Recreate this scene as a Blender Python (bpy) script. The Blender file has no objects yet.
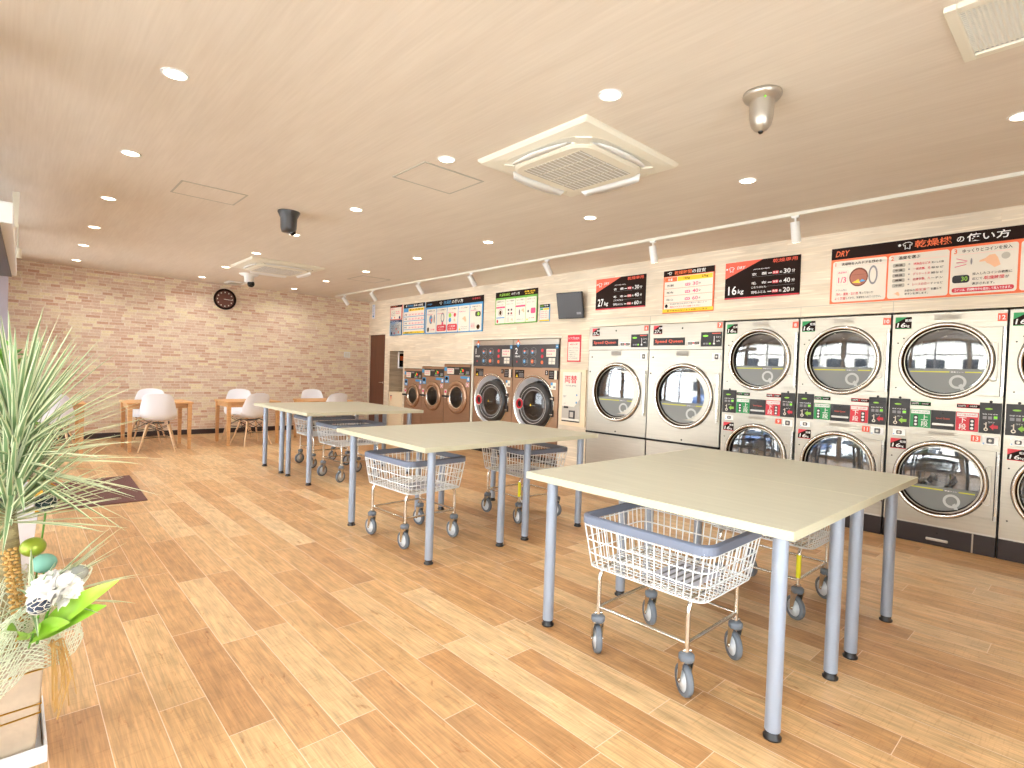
import bpy, math, random
from mathutils import Vector, Matrix
random.seed(7)
PI = math.pi
C = bpy.context.scene.collection
scn = bpy.context.scene

# ------------------------------------------------------------------ camera
YAW, PITCH, ROLL = 0.74289141, -0.02278507, 0.03436127
fwd = Vector((math.sin(YAW)*math.cos(PITCH), math.cos(YAW)*math.cos(PITCH), math.sin(PITCH)))
rt = Vector((math.cos(YAW), -math.sin(YAW), 0)); up = rt.cross(fwd)
r2 = rt*math.cos(ROLL) + up*math.sin(ROLL); u2 = -rt*math.sin(ROLL) + up*math.cos(ROLL)
cam = bpy.data.cameras.new('camera'); camo = bpy.data.objects.new('camera', cam); C.objects.link(camo)
M3 = Matrix((r2, u2, -fwd)).transposed()
camo.matrix_world = Matrix.Translation((0, 0, 1.305)) @ M3.to_4x4()
cam.sensor_width = 36; cam.lens = 546.54/1024*36; cam.clip_start = .05; cam.clip_end = 200
scn.camera = camo

# ------------------------------------------------------------------ light and exposure
scn.view_settings.view_transform = 'Standard'; scn.view_settings.look = 'None'
scn.view_settings.exposure = 0.23; scn.view_settings.gamma = 1.0; scn.view_settings.use_curve_mapping = False
SKY = 8.4; DOWN_W = 4.2; TRACK_W = 14.0; SUN_E = 14.0
world = bpy.data.worlds.new('sky'); scn.world = world; world.use_nodes = True
nt = world.node_tree; bg = nt.nodes['Background']
tc = nt.nodes.new('ShaderNodeTexCoord'); sx = nt.nodes.new('ShaderNodeSeparateXYZ'); rp = nt.nodes.new('ShaderNodeValToRGB')
nt.links.new(tc.outputs['Generated'], sx.inputs[0]); nt.links.new(sx.outputs['Z'], rp.inputs[0]); nt.links.new(rp.outputs[0], bg.inputs[0])
rp.color_ramp.elements[0].color = (.95, .98, 1, 1); rp.color_ramp.elements[1].color = (.80, .90, 1, 1)
bg.inputs[1].default_value = SKY
sun = bpy.data.lights.new('sun', 'SUN'); sun.energy = SUN_E; sun.angle = math.radians(1); sun.color = (1, .97, .92)
suno = bpy.data.objects.new('sun', sun); C.objects.link(suno)
suno.rotation_euler = Vector((-.48, -.25, -.84)).to_track_quat('-Z', 'Y').to_euler()   # high, behind the machine wall: falls on the forecourt only

# ------------------------------------------------------------------ materials
def lin(c):
    return tuple((x/255/12.92 if x/255 <= .04045 else ((x/255+.055)/1.055)**2.4) for x in c) + (1,)
MATS = {}
def mat(name, col, rough=.5, metal=0, noise=0, nscale=(20, 20, 20), bump=0, emit=0, spec=.5, coat=0):
    m = bpy.data.materials.new(name); m.use_nodes = True; n = m.node_tree; b = n.nodes['Principled BSDF']
    c = lin(col); b.inputs['Base Color'].default_value = c; b.inputs['Roughness'].default_value = rough
    b.inputs['Metallic'].default_value = metal; b.inputs['Specular IOR Level'].default_value = spec
    b.inputs['Coat Weight'].default_value = coat
    if emit:
        b.inputs['Emission Color'].default_value = c; b.inputs['Emission Strength'].default_value = emit
    if noise or bump:
        t = n.nodes.new('ShaderNodeTexCoord'); mp = n.nodes.new('ShaderNodeMapping'); nz = n.nodes.new('ShaderNodeTexNoise')
        mp.inputs['Scale'].default_value = nscale; nz.inputs['Scale'].default_value = 1; nz.inputs['Detail'].default_value = 3
        n.links.new(t.outputs['Object'], mp.inputs[0]); n.links.new(mp.outputs[0], nz.inputs[0])
        if noise:
            r = n.nodes.new('ShaderNodeValToRGB')
            r.color_ramp.elements[0].position = .3; r.color_ramp.elements[1].position = .7
            r.color_ramp.elements[0].color = tuple(x*(1-noise) for x in c[:3])+(1,)
            r.color_ramp.elements[1].color = tuple(min(1, x*(1+noise)) for x in c[:3])+(1,)
            n.links.new(nz.outputs['Fac'], r.inputs[0]); n.links.new(r.outputs[0], b.inputs['Base Color'])
        if bump:
            bp = n.nodes.new('ShaderNodeBump'); bp.inputs['Strength'].default_value = bump; bp.inputs['Distance'].default_value = .02
            n.links.new(nz.outputs['Fac'], bp.inputs['Height']); n.links.new(bp.outputs[0], b.inputs['Normal'])
    MATS[name] = m
    return m

mat('steel', (184, 177, 164), .33, .85, .05, (3, 3, 60), .06)
mat('steel_plain', (200, 198, 192), .3, .7)
mat('chrome', (225, 222, 215), .16, 1)
mat('bronze_steel', (172, 138, 112), .32, .6, .05, (3, 3, 40), .04)
mat('bronze_ring', (180, 148, 124), .26, .75)
mat('dark_bronze', (84, 58, 38), .25, .8)
mat('black', (36, 32, 32), .4)
mat('black_gloss', (26, 24, 25), .12)
mat('kick_brown', (46, 36, 36), .5)
mat('gap', (22, 20, 20), .8)
mat('door_black', (48, 45, 45), .35)
mat('grey_dark', (66, 64, 66), .35)
mat('drum', (150, 150, 152), .4, .5, .2, (60, 60, 60))
mat('film', (128, 130, 128), .3)
mat('film_mark', (196, 198, 196), .5)
mat('film_band', (205, 205, 60), .4)
mat('white', (240, 240, 238), .4)
mat('print_brown', (120, 72, 56), .7)
mat('print_rust', (176, 112, 92), .7)
mat('print_white', (232, 224, 210), .7, spec=.2)
mat('off_white', (232, 228, 214), .5)
mat('cream_plastic', (232, 226, 208), .45)
mat('wire', (238, 240, 240), .35)
mat('rim_grey', (120, 128, 146), .45)
mat('rubber', (112, 118, 126), .6)
mat('hub', (215, 220, 224), .4)
mat('leg_paint', (158, 167, 182), .35, .25)
mat('red', (214, 52, 66), .45)
mat('orange', (240, 112, 60), .45)
mat('num_orange', (238, 96, 70), .45)
mat('green', (38, 152, 84), .45)
mat('lime', (150, 205, 70), .45)
mat('sign_green', (110, 180, 70), .45)
mat('blue', (70, 150, 205), .45)
mat('navy', (40, 60, 100), .45)
mat('yellow', (246, 206, 40), .45)
mat('pink', (228, 70, 120), .45)
mat('pale_pink', (250, 205, 195), .5)
mat('skin_print', (242, 190, 150), .5)
mat('sign_black', (40, 26, 22), .7, spec=.15)
mat('grey_print', (140, 138, 140), .5)
mat('tape', (232, 226, 30), .5)
mat('gold', (205, 160, 60), .3, .7)
mat('foil_paper', (205, 186, 162), .5, 0, .12, (14, 14, 14), .4)
mat('net', (238, 240, 216), .6)
mat('trunk', (178, 160, 118), .8, 0, .25, (30, 30, 90), .5)
mat('leaf_edge', (222, 226, 188), .5)
mat('leaf_mid', (132, 160, 112), .5)
mat('leaf_green', (96, 152, 44), .35, 0, .15, (12, 12, 12))
mat('leaf_bright', (160, 205, 60), .4, 0, .1, (12, 12, 12))
mat('petal', (250, 246, 240), .7)
mat('ball_green', (150, 165, 50), .3, .3)
mat('ball_teal', (120, 170, 150), .6)
mat('ball_grey', (160, 160, 150), .6)
mat('ball_navy', (38, 50, 72), .35)
mat('ball_dark', (30, 52, 50), .35)
mat('straw', (205, 160, 90), .7)
mat('pot_white', (240, 240, 244), .4)
mat('chair_shell', (240, 240, 246), .35)
mat('chair_wood', (222, 186, 146), .5, 0, .1, (30, 30, 6))
mat('oak', (214, 162, 108), .45, 0, .12, (6, 40, 60))
mat('door_wood', (104, 62, 44), .4, 0, .25, (3, 60, 1.5))
mat('baseboard', (58, 42, 42), .5)
mat('rug', (112, 74, 66), .95, 0, .2, (60, 160, 60), .6)
mat('cabinet_cream', (236, 218, 186), .5, 0, .03, (4, 4, 60))
mat('frame_alu', (176, 168, 178), .4, .4)
mat('wall_plain', (228, 212, 190), .7)
mat('grille', (186, 180, 166), .6)
mat('silver', (190, 182, 170), .3, .7)
mat('clock_face', (112, 70, 62), .5)
mat('paper', (226, 226, 238), .6)
mat('pale_concrete', (214, 214, 212), .9, 0, .15, (2, 2, 2))  # forecourt tone lightened to bounce more daylight up to the ceiling
mat('car_white', (235, 236, 238), .2)
mat('car_blue', (70, 100, 150), .2)
mat('car_glass', (30, 36, 44), .08)
mat('house', (206, 200, 190), .7)
mat('lamp_glow', (255, 240, 214), .5, emit=9)
mat('led_red', (255, 60, 40), .4, emit=.6)
mat('led_green', (140, 235, 60), .4, emit=.1)

def tabletop():
    m = mat('tabletop', (228, 217, 176), .38)
    n = m.node_tree; b = n.nodes['Principled BSDF']
    t = n.nodes.new('ShaderNodeTexCoord'); mp = n.nodes.new('ShaderNodeMapping'); mp.inputs['Scale'].default_value = (40, 3, 3)
    nz = n.nodes.new('ShaderNodeTexNoise'); nz.inputs['Scale'].default_value = 1; nz.inputs['Detail'].default_value = 5
    r = n.nodes.new('ShaderNodeValToRGB'); r.color_ramp.elements[0].color = lin((179, 175, 154)); r.color_ramp.elements[1].color = lin((185, 181, 160))
    r.color_ramp.elements[0].position = .35; r.color_ramp.elements[1].position = .65
    n.links.new(t.outputs['Object'], mp.inputs[0]); n.links.new(mp.outputs[0], nz.inputs[0]); n.links.new(nz.outputs[0], r.inputs[0]); n.links.new(r.outputs[0], b.inputs['Base Color'])
tabletop()
mat('table_edge', (198, 194, 168), .4)

def glassmat(name, tint, refl, rough=.02, fres=False):
    m = bpy.data.materials.new(name); m.use_nodes = True; n = m.node_tree; n.nodes.clear()
    o = n.nodes.new('ShaderNodeOutputMaterial'); mx = n.nodes.new('ShaderNodeMixShader'); tr = n.nodes.new('ShaderNodeBsdfTransparent'); gl = n.nodes.new('ShaderNodeBsdfGlossy')
    tr.inputs[0].default_value = tint; gl.inputs['Roughness'].default_value = rough; gl.inputs[0].default_value = (.95, .97, 1, 1)
    if fres:
        f = n.nodes.new('ShaderNodeFresnel'); f.inputs[0].default_value = 1.5; n.links.new(f.outputs[0], mx.inputs[0])
    else:
        mx.inputs[0].default_value = refl
    n.links.new(tr.outputs[0], mx.inputs[1]); n.links.new(gl.outputs[0], mx.inputs[2]); n.links.new(mx.outputs[0], o.inputs[0])
    MATS[name] = m
glassmat('window_glass', (.97, .98, .98, 1), 0, fres=True)
glassmat('door_glass', (.55, .57, .58, 1), .22, .03)
glassmat('washer_glass', (.45, .42, .4, 1), .08, .04)

def nodes_new(name, rough=.5):
    m = bpy.data.materials.new(name); m.use_nodes = True; MATS[name] = m
    n = m.node_tree; b = n.nodes['Principled BSDF']; b.inputs['Roughness'].default_value = rough
    def N(t, **k):
        x = n.nodes.new(t)
        for a, v in k.items(): setattr(x, a, v)
        return x
    def L(a, bb): n.links.new(a, bb)
    def math_(op, a, bb=None):
        x = N('ShaderNodeMath', operation=op)
        for i, v in enumerate((a, bb)):
            if v is None: continue
            if isinstance(v, (int, float)): x.inputs[i].default_value = v
            else: L(v, x.inputs[i])
        return x.outputs[0]
    def ramp(src, stops):
        x = N('ShaderNodeValToRGB'); e = x.color_ramp.elements
        while len(e) > 1: e.remove(e[-1])
        e[0].position = stops[0][0]; e[0].color = lin(stops[0][1])
        for p, c in stops[1:]:
            q = e.new(p); q.color = lin(c)
        L(src, x.inputs[0]); return x.outputs[0]
    def mix(fac, a, bb, blend='MIX'):
        x = N('ShaderNodeMix', data_type='RGBA', blend_type=blend)
        for i, v in ((0, fac), (6, a), (7, bb)):
            if isinstance(v, (int, float)): x.inputs[i].default_value = v
            elif isinstance(v, tuple): x.inputs[i].default_value = v
            else: L(v, x.inputs[i])
        return x.outputs[2]
    return m, n, b, N, L, math_, ramp, mix

def planks(name, axis_across, axis_along, w, l, stops, seam, seamw, rough, grain=(60, 2.5), gstr=.25, seamf=1.0, coat=0, off=0.0):
    m, n, b, N, L, ma, ramp, mix = nodes_new(name, rough)
    t = N('ShaderNodeTexCoord'); s = N('ShaderNodeSeparateXYZ'); L(t.outputs['Object'], s.inputs[0])
    a = ma('ADD', ma('DIVIDE', s.outputs[axis_across], w), off); row = ma('FLOOR', a)
    wn = N('ShaderNodeTexWhiteNoise', noise_dimensions='1D'); L(row, wn.inputs['W'])
    c = ma('ADD', ma('DIVIDE', s.outputs[axis_along], l), ma('MULTIPLY', wn.outputs[0], 7.3)); idx = ma('FLOOR', c)
    wn2 = N('ShaderNodeTexWhiteNoise', noise_dimensions='2D'); cb = N('ShaderNodeCombineXYZ'); L(row, cb.inputs[0]); L(idx, cb.inputs[1]); L(cb.outputs[0], wn2.inputs[0])
    base = ramp(wn2.outputs[0], stops)
    # grain, offset per plank
    cg = N('ShaderNodeCombineXYZ'); L(ma('MULTIPLY', s.outputs[axis_across], grain[0]), cg.inputs[0]); L(ma('MULTIPLY', s.outputs[axis_along], grain[1]), cg.inputs[1]); L(ma('MULTIPLY', wn2.outputs[0], 40), cg.inputs[2])
    nz = N('ShaderNodeTexNoise'); nz.inputs['Scale'].default_value = 1; nz.inputs['Detail'].default_value = 5; nz.inputs['Distortion'].default_value = .6; L(cg.outputs[0], nz.inputs[0])
    g = ramp(nz.outputs[0], [(.3, (255-int(200*gstr),)*3), (.5, (235, 232, 228)), (.68, (255, 255, 255))])
    col = mix(1.0, base, g, 'MULTIPLY')
    cg2 = N('ShaderNodeCombineXYZ'); L(ma('MULTIPLY', s.outputs[axis_across], grain[0]*.16), cg2.inputs[0]); L(ma('MULTIPLY', s.outputs[axis_along], grain[1]*1.3), cg2.inputs[1]); L(ma('MULTIPLY', wn2.outputs[0], 90), cg2.inputs[2])
    nz2 = N('ShaderNodeTexNoise'); nz2.inputs['Scale'].default_value = 1; nz2.inputs['Detail'].default_value = 3; L(cg2.outputs[0], nz2.inputs[0])
    g2 = ramp(nz2.outputs[0], [(.32, (255-int(150*gstr),)*3), (.62, (255, 255, 255))])
    col = mix(.8, col, g2, 'MULTIPLY')
    if name == 'floor_planks':     # knots, short dark cracks and faint saw marks across the boards
        cg3 = N('ShaderNodeCombineXYZ'); L(ma('MULTIPLY', s.outputs[axis_across], 26), cg3.inputs[0]); L(ma('MULTIPLY', s.outputs[axis_along], 7), cg3.inputs[1]); L(ma('MULTIPLY', wn2.outputs[0], 60), cg3.inputs[2])
        nz3 = N('ShaderNodeTexNoise'); nz3.inputs['Scale'].default_value = 1; nz3.inputs['Detail'].default_value = 6; nz3.inputs['Distortion'].default_value = 1.6; nz3.inputs['Roughness'].default_value = .62; L(cg3.outputs[0], nz3.inputs[0])
        col = mix(1.0, col, ramp(nz3.outputs[0], [(.24, (188, 152, 122)), (.33, (236, 222, 208)), (.40, (255, 255, 255))]), 'MULTIPLY')
        cg4 = N('ShaderNodeCombineXYZ'); L(ma('MULTIPLY', s.outputs[axis_across], 9), cg4.inputs[0]); L(ma('MULTIPLY', s.outputs[axis_along], 130), cg4.inputs[1]); L(ma('MULTIPLY', wn2.outputs[0], 60), cg4.inputs[2])
        nz4 = N('ShaderNodeTexNoise'); nz4.inputs['Scale'].default_value = 1; nz4.inputs['Detail'].default_value = 2; L(cg4.outputs[0], nz4.inputs[0])
        col = mix(.5, col, ramp(nz4.outputs[0], [(.30, (232, 222, 212)), (.42, (255, 255, 255))]), 'MULTIPLY')
    fa = ma('FRACT', a); fc = ma('FRACT', c)
    e1 = ma('LESS_THAN', fa, seamw/w); e2 = ma('LESS_THAN', fc, seamw/l)
    e = ma('MULTIPLY', ma('MAXIMUM', e1, e2), seamf)
    col = mix(e, col, lin(seam))
    L(col, b.inputs['Base Color'])
    b.inputs['Coat Weight'].default_value = coat; b.inputs['Coat Roughness'].default_value = .25
    bp = N('ShaderNodeBump'); bp.inputs['Strength'].default_value = .12; bp.inputs['Distance'].default_value = .004; L(nz.outputs[0], bp.inputs['Height']); L(bp.outputs[0], b.inputs['Normal'])
planks('floor_planks', 0, 1, .157, .915, [(0, (214, 162, 108)), (.3, (222, 172, 117)), (.55, (234, 188, 132)), (.8, (241, 200, 147)), (1, (246, 210, 160))], (240, 214, 188), .0030, .36, (120, 5), .22, .85, off=-.643)
planks('wall_whitewash', 2, 1, .118, 1.6, [(0, (240, 225, 202)), (.5, (243, 229, 207)), (1, (246, 233, 212))], (222, 200, 172), .003, .6, (46, 2.2), .10, .5)
planks('niche_wood', 2, 0, .118, 1.6, [(0, (206, 188, 164)), (1, (214, 196, 172))], (180, 160, 132), .003, .6, (46, 2.2), .2, .6)

def brick_wall():
    m, n, b, N, L, ma, ramp, mix = nodes_new('brick_paper', .75)
    t = N('ShaderNodeTexCoord'); s = N('ShaderNodeSeparateXYZ'); L(t.outputs['Object'], s.inputs[0])
    H_, W_ = .047, .15
    # each course is a stack of thin stones whose lengths differ
    row = ma('FLOOR', ma('DIVIDE', s.outputs[2], H_))
    wn = N('ShaderNodeTexWhiteNoise', noise_dimensions='1D'); L(row, wn.inputs['W'])
    wob = N('ShaderNodeTexNoise'); wob.inputs['Scale'].default_value = 3.1; wob.inputs['Detail'].default_value = 1
    cb0 = N('ShaderNodeCombineXYZ'); L(s.outputs[0], cb0.inputs[0]); L(ma('MULTIPLY', row, 3.7), cb0.inputs[1]); L(cb0.outputs[0], wob.inputs[0])
    c = ma('ADD', ma('ADD', ma('DIVIDE', s.outputs[0], W_), ma('MULTIPLY', wn.outputs[0], 5.1)), ma('MULTIPLY', wob.outputs[0], 2.2)); idx = ma('FLOOR', c)
    cb = N('ShaderNodeCombineXYZ'); L(row, cb.inputs[0]); L(idx, cb.inputs[1])
    wn2 = N('ShaderNodeTexWhiteNoise', noise_dimensions='2D'); L(cb.outputs[0], wn2.inputs[0])
    base = ramp(wn2.outputs[0], [(0, (218, 176, 150)), (.14, (226, 194, 168)), (.38, (232, 206, 184)), (.62, (238, 218, 194)), (.82, (243, 228, 200)), (1, (247, 234, 198))])
    nz = N('ShaderNodeTexNoise'); nz.inputs['Scale'].default_value = 60; nz.inputs['Detail'].default_value = 4; L(t.outputs['Object'], nz.inputs[0])
    col = mix(.5, base, ramp(nz.outputs[0], [(.3, (214, 206, 198)), (.65, (255, 255, 255))]), 'MULTIPLY')
    fz = ma('FRACT', ma('DIVIDE', s.outputs[2], H_)); fx = ma('FRACT', c)
    e = ma('MULTIPLY', ma('MAXIMUM', ma('LESS_THAN', fz, .16), ma('LESS_THAN', fx, .05)), .75)
    col = mix(e, col, lin((245, 235, 222)))
    L(col, b.inputs['Base Color'])
    bp = N('ShaderNodeBump'); bp.inputs['Strength'].default_value = .2; bp.inputs['Distance'].default_value = .004; L(nz.outputs[0], bp.inputs['Height']); L(bp.outputs[0], b.inputs['Normal'])
brick_wall()

def ceiling_mat():
    m, n, b, N, L, ma, ramp, mix = nodes_new('ceiling_paper', .6)
    t = N('ShaderNodeTexCoord'); mp = N('ShaderNodeMapping'); mp.inputs['Scale'].default_value = (70, 3, 1); L(t.outputs['Object'], mp.inputs[0])
    nz = N('ShaderNodeTexNoise'); nz.inputs['Scale'].default_value = 1; nz.inputs['Detail'].default_value = 4; L(mp.outputs[0], nz.inputs[0])
    mp2 = N('ShaderNodeMapping'); mp2.inputs['Scale'].default_value = (9, 1.2, 1); L(t.outputs['Object'], mp2.inputs[0])
    nz2 = N('ShaderNodeTexNoise'); nz2.inputs['Scale'].default_value = 1; nz2.inputs['Detail'].default_value = 2; L(mp2.outputs[0], nz2.inputs[0])
    a = ramp(nz.outputs[0], [(.3, (224, 212, 196)), (.7, (231, 220, 205))]); c = ramp(nz2.outputs[0], [(.35, (250, 249, 248)), (.65, (255, 255, 255))])
    L(mix(1.0, a, c, 'MULTIPLY'), b.inputs['Base Color'])
ceiling_mat()

# ------------------------------------------------------------------ mesh helpers
TXT = {}
def text_mesh(s):
    if s not in TXT:
        cu = bpy.data.curves.new('t', 'FONT'); cu.body = s; cu.resolution_u = 2
        cu.offset = .012
        o = bpy.data.objects.new('t', cu); me = o.to_mesh()
        TXT[s] = ([tuple(v.co[:2]) for v in me.vertices], [tuple(p.vertices) for p in me.polygons])
        o.to_mesh_clear(); bpy.data.objects.remove(o); bpy.data.curves.remove(cu)
    return TXT[s]

class MB:
    def __init__(s, m='white'):
        s.v = []; s.f = []; s.mi = []; s.sm = []; s.mats = []; s.cur = 0; s.mat(m)
    def mat(s, m):
        if m not in s.mats: s.mats.append(m)
        s.cur = s.mats.index(m); return s
    def add(s, vs, fs, smooth=False):
        b = len(s.v); s.v += [tuple(v) for v in vs]
        for f in fs:
            s.f.append(tuple(b+i for i in f)); s.mi.append(s.cur); s.sm.append(smooth)
        return s
    def box(s, x0, x1, y0, y1, z0, z1):
        return s.add([(x, y, z) for z in (z0, z1) for y in (y0, y1) for x in (x0, x1)],
                     [(0, 2, 3, 1), (4, 5, 7, 6), (0, 1, 5, 4), (2, 6, 7, 3), (0, 4, 6, 2), (1, 3, 7, 5)])
    def prism(s, base, top):
        n = len(base)
        return s.add(list(base)+list(top), [tuple(range(n))[::-1], tuple(range(n, 2*n))] + [(i, (i+1) % n, n+(i+1) % n, n+i) for i in range(n)])
    def loft(s, rings, caps=True, smooth=True, closed=True):
        n = len(rings[0]); vs = [p for r in rings for p in r]; fs = []
        for k in range(len(rings)-1):
            for i in range(n if closed else n-1):
                j = (i+1) % n; fs.append((k*n+i, k*n+j, (k+1)*n+j, (k+1)*n+i))
        s.add(vs, fs, smooth)
        if caps:
            s.add(rings[0], [tuple(range(n))[::-1]]); s.add(rings[-1], [tuple(range(n))])
        return s
    def cyl(s, p0, p1, r0, r1=None, n=16, caps=True):
        r1 = r0 if r1 is None else r1; p0 = Vector(p0); p1 = Vector(p1); d = (p1-p0).normalized()
        a = d.orthogonal().normalized(); b = d.cross(a)
        ring = lambda p, r: [tuple(p + a*math.cos(2*PI*i/n)*r + b*math.sin(2*PI*i/n)*r) for i in range(n)]
        return s.loft([ring(p0, r0), ring(p1, r1)], caps)
    def tube(s, pts, r, n=6, closed=False, caps=True):
        P = [Vector(p) for p in pts]; m = len(P); rings = []; a = None
        for i in range(m):
            if closed: d = (P[(i+1) % m]-P[i-1])
            else: d = P[min(i+1, m-1)]-P[max(i-1, 0)]
            d.normalize()
            if a is None: a = d.orthogonal().normalized()
            else: a = (a - d*a.dot(d)).normalized()
            b = d.cross(a); rr = r[i] if isinstance(r, (list, tuple)) else r
            rings.append([tuple(P[i]+a*math.cos(2*PI*k/n)*rr+b*math.sin(2*PI*k/n)*rr) for k in range(n)])
        if closed: rings.append(rings[0])
        return s.loft(rings, caps and not closed)
    def lathe(s, prof, o=(0, 0, 0), axis='z', n=32, smooth=True, sx=1, sy=1):
        rings = []
        for r, h in prof:
            ring = []
            for i in range(n):
                c, q = math.cos(2*PI*i/n)*r*sx, math.sin(2*PI*i/n)*r*sy
                p = (c, q, h) if axis == 'z' else ((c, h, q) if axis == 'y' else (h, c, q))
                ring.append((o[0]+p[0], o[1]+p[1], o[2]+p[2]))
            rings.append(ring)
        return s.loft(rings, False, smooth)
    def rect(s, x0, x1, z0, z1, y):
        return s.add([(x0, y, z0), (x1, y, z0), (x1, y, z1), (x0, y, z1)], [(0, 1, 2, 3)])
    def ell(s, cx, cz, rx, rz, y, n=28):
        return s.add([(cx+rx*math.cos(2*PI*i/n), y, cz+rz*math.sin(2*PI*i/n)) for i in range(n)], [tuple(range(n))])
    def ring2(s, cx, cz, r0, r1, y, n=32):
        s.add([(cx+r*math.cos(2*PI*i/n), y, cz+r*math.sin(2*PI*i/n)) for r in (r0, r1) for i in range(n)], [(i, (i+1) % n, n+(i+1) % n, n+i) for i in range(n)])
        return s
    def rr(s, x0, x1, z0, z1, y, r=.01):
        P = []
        for cx, cz, a0 in ((x1-r, z0+r, -90), (x1-r, z1-r, 0), (x0+r, z1-r, 90), (x0+r, z0+r, 180)):
            for k in range(5):
                a = math.radians(a0+k*22.5); P.append((cx+r*math.cos(a), y, cz+r*math.sin(a)))
        return s.add(P, [tuple(range(len(P)))])
    def poly(s, pts, y):
        return s.add([(a, y, b) for a, b in pts], [tuple(range(len(pts)))])
    def text(s, t, x, z, h, y, w=None, slant=0, center=False):
        vs, fs = text_mesh(t)
        if not vs: return s
        x0 = min(v[0] for v in vs); x1 = max(v[0] for v in vs); z0 = min(v[1] for v in vs); z1 = max(v[1] for v in vs)
        k = h/max(z1-z0, 1e-4); kx = k if w is None else w/max(x1-x0, 1e-4)
        ox = x - (x1-x0)*kx/2 if center else x
        return s.add([(ox+(a-x0)*kx+slant*(b-z0)*k, y, z+(b-z0)*k) for a, b in vs], fs)
    def hole(s, x0, x1, z0, z1, cx, cz, r, y, n=48):
        ang = sorted(set([2*PI*i/n for i in range(n)] + [math.atan2(b-cz, a-cx) % (2*PI) for a in (x0, x1) for b in (z0, z1)]))
        inn, out = [], []
        for a in ang:
            c, q = math.cos(a), math.sin(a); t = 1e9
            if abs(c) > 1e-9: t = min(t, ((x1 if c > 0 else x0)-cx)/c)
            if abs(q) > 1e-9: t = min(t, ((z1 if q > 0 else z0)-cz)/q)
            inn.append((cx+r*c, y, cz+r*q)); out.append((cx+t*c, y, cz+t*q))
        m = len(ang)
        return s.add(inn+out, [(i, (i+1) % m, m+(i+1) % m, m+i) for i in range(m)])
    def sphere(s, c, r, n=16, m=10, sc=(1, 1, 1)):
        rings = []
        for j in range(1, m):
            t = PI*j/m
            rings.append([(c[0]+r*sc[0]*math.sin(t)*math.cos(2*PI*i/n), c[1]+r*sc[1]*math.sin(t)*math.sin(2*PI*i/n), c[2]+r*sc[2]*math.cos(t)) for i in range(n)])
        return s.loft(rings[::-1], True, True)
    def data(s, name):
        me = bpy.data.meshes.new(name); me.from_pydata(s.v, [], s.f); me.update()
        for m in s.mats: me.materials.append(MATS[m])
        me.polygons.foreach_set('material_index', s.mi); me.polygons.foreach_set('use_smooth', s.sm)
        return me
    def build(s, name, parent=None, bev=0, label=None, sub=0, auto=True):
        o = bpy.data.objects.new(name, s.data(name)); C.objects.link(o)
        if parent: o.parent = parent
        if bev:
            b = o.modifiers.new('Bevel', 'BEVEL'); b.width = bev; b.segments = 2; b.limit_method = 'ANGLE'; b.angle_limit = math.radians(50)
        if sub:
            b = o.modifiers.new('Subsurf', 'SUBSURF'); b.levels = sub; b.render_levels = sub
        if label: o['label'] = label
        return o

def thing(name, label, cat, loc=(0, 0, 0), rz=0, group=None):
    o = bpy.data.objects.new(name, None); C.objects.link(o); o.empty_display_size = .1
    o.location = loc; o.rotation_euler = (0, 0, rz)
    return tag(o, label, cat, group)
def tag(o, label, cat, group=None):
    o['label'] = label; o['category'] = cat
    if group: o['group'] = group
    return o
def struct(name, m, bev=0):
    o = m.build(name, bev=bev); o['kind'] = 'structure'; return o
def dup(root, loc, rz, label):
    def cp(o, par):
        c = o.copy(); C.objects.link(c)
        if par: c.parent = par
        for ch in list(o.children): cp(ch, c)
        return c
    r = cp(root, None); r.location = loc; r.rotation_euler = (0, 0, rz); r['label'] = label
    return r

HC = 2.706                       # ceiling height
WANG = math.atan(.0091)
def XW(y): return 5.66 + .0091*y # front face of the machine wall
RZ = -PI/2 - WANG                # things on the machine wall: x runs right, y into the wall
XD = 5.584                       # front plane of the machines

# ------------------------------------------------------------------ room shell
m = MB('floor_planks'); m.box(-.42, 6.75, -1.4, 11.06, -.12, 0); struct('floor', m)
m = MB('ceiling_paper'); m.box(-.42, 6.75, -1.4, 11.06, HC, HC+.12); struct('ceiling', m)
m = MB('brick_paper'); m.box(-.42, 6.75, 10.94, 11.06, 0, HC); struct('wall_back', m)
m = MB('baseboard'); m.box(-.3, 5.70, 10.925, 10.94, 0, .085); struct('baseboard_back', m)

def wslab(m, y0, y1, z0, z1, t=.10):
    a, b = XW(y0), XW(y1)
    m.prism([(a, y0, z0), (a+t, y0, z0), (b+t, y1, z0), (b, y1, z0)], [(a, y0, z1), (a+t, y0, z1), (b+t, y1, z1), (b, y1, z1)])
NY0, NY1 = 9.225, 9.755
openings = [(-.225, 4.62, 1.925), (5.14, 7.06, 1.80), (7.09, 9.23, 1.405), (NY0, NY1, 1.635), (10.22, 10.90, 1.99)]
m = MB('wall_whitewash'); y = -1.3
for a, b, zt in openings:
    wslab(m, y, a, 0, HC); wslab(m, a, b, zt, HC); y = b
wslab(m, y, 10.94, 0, HC)
struct('wall_right', m)
XC = 5.598
def clad(m, y0, y1, z0, z1): m.box(XC, XW(max(y0, 0))+.02, y0, y1, z0, z1)
m = MB('wall_whitewash')
clad(m, -1.3, -.235, 0, 2.03); y = -.235
for a, b, zt in ((-.235, 4.622, 1.925), (5.125, 7.04, 1.795), (7.085, 9.165, 1.402), (9.225, 9.755, 1.635)):
    tp = 2.03 if a < 0 else 1.895
    clad(m, y, a, 0, tp) if a > 0 else None
    clad(m, a, b, zt, tp); y = b
clad(m, y, 9.81, 0, 1.895)
struct('wall_cladding', m)
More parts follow.
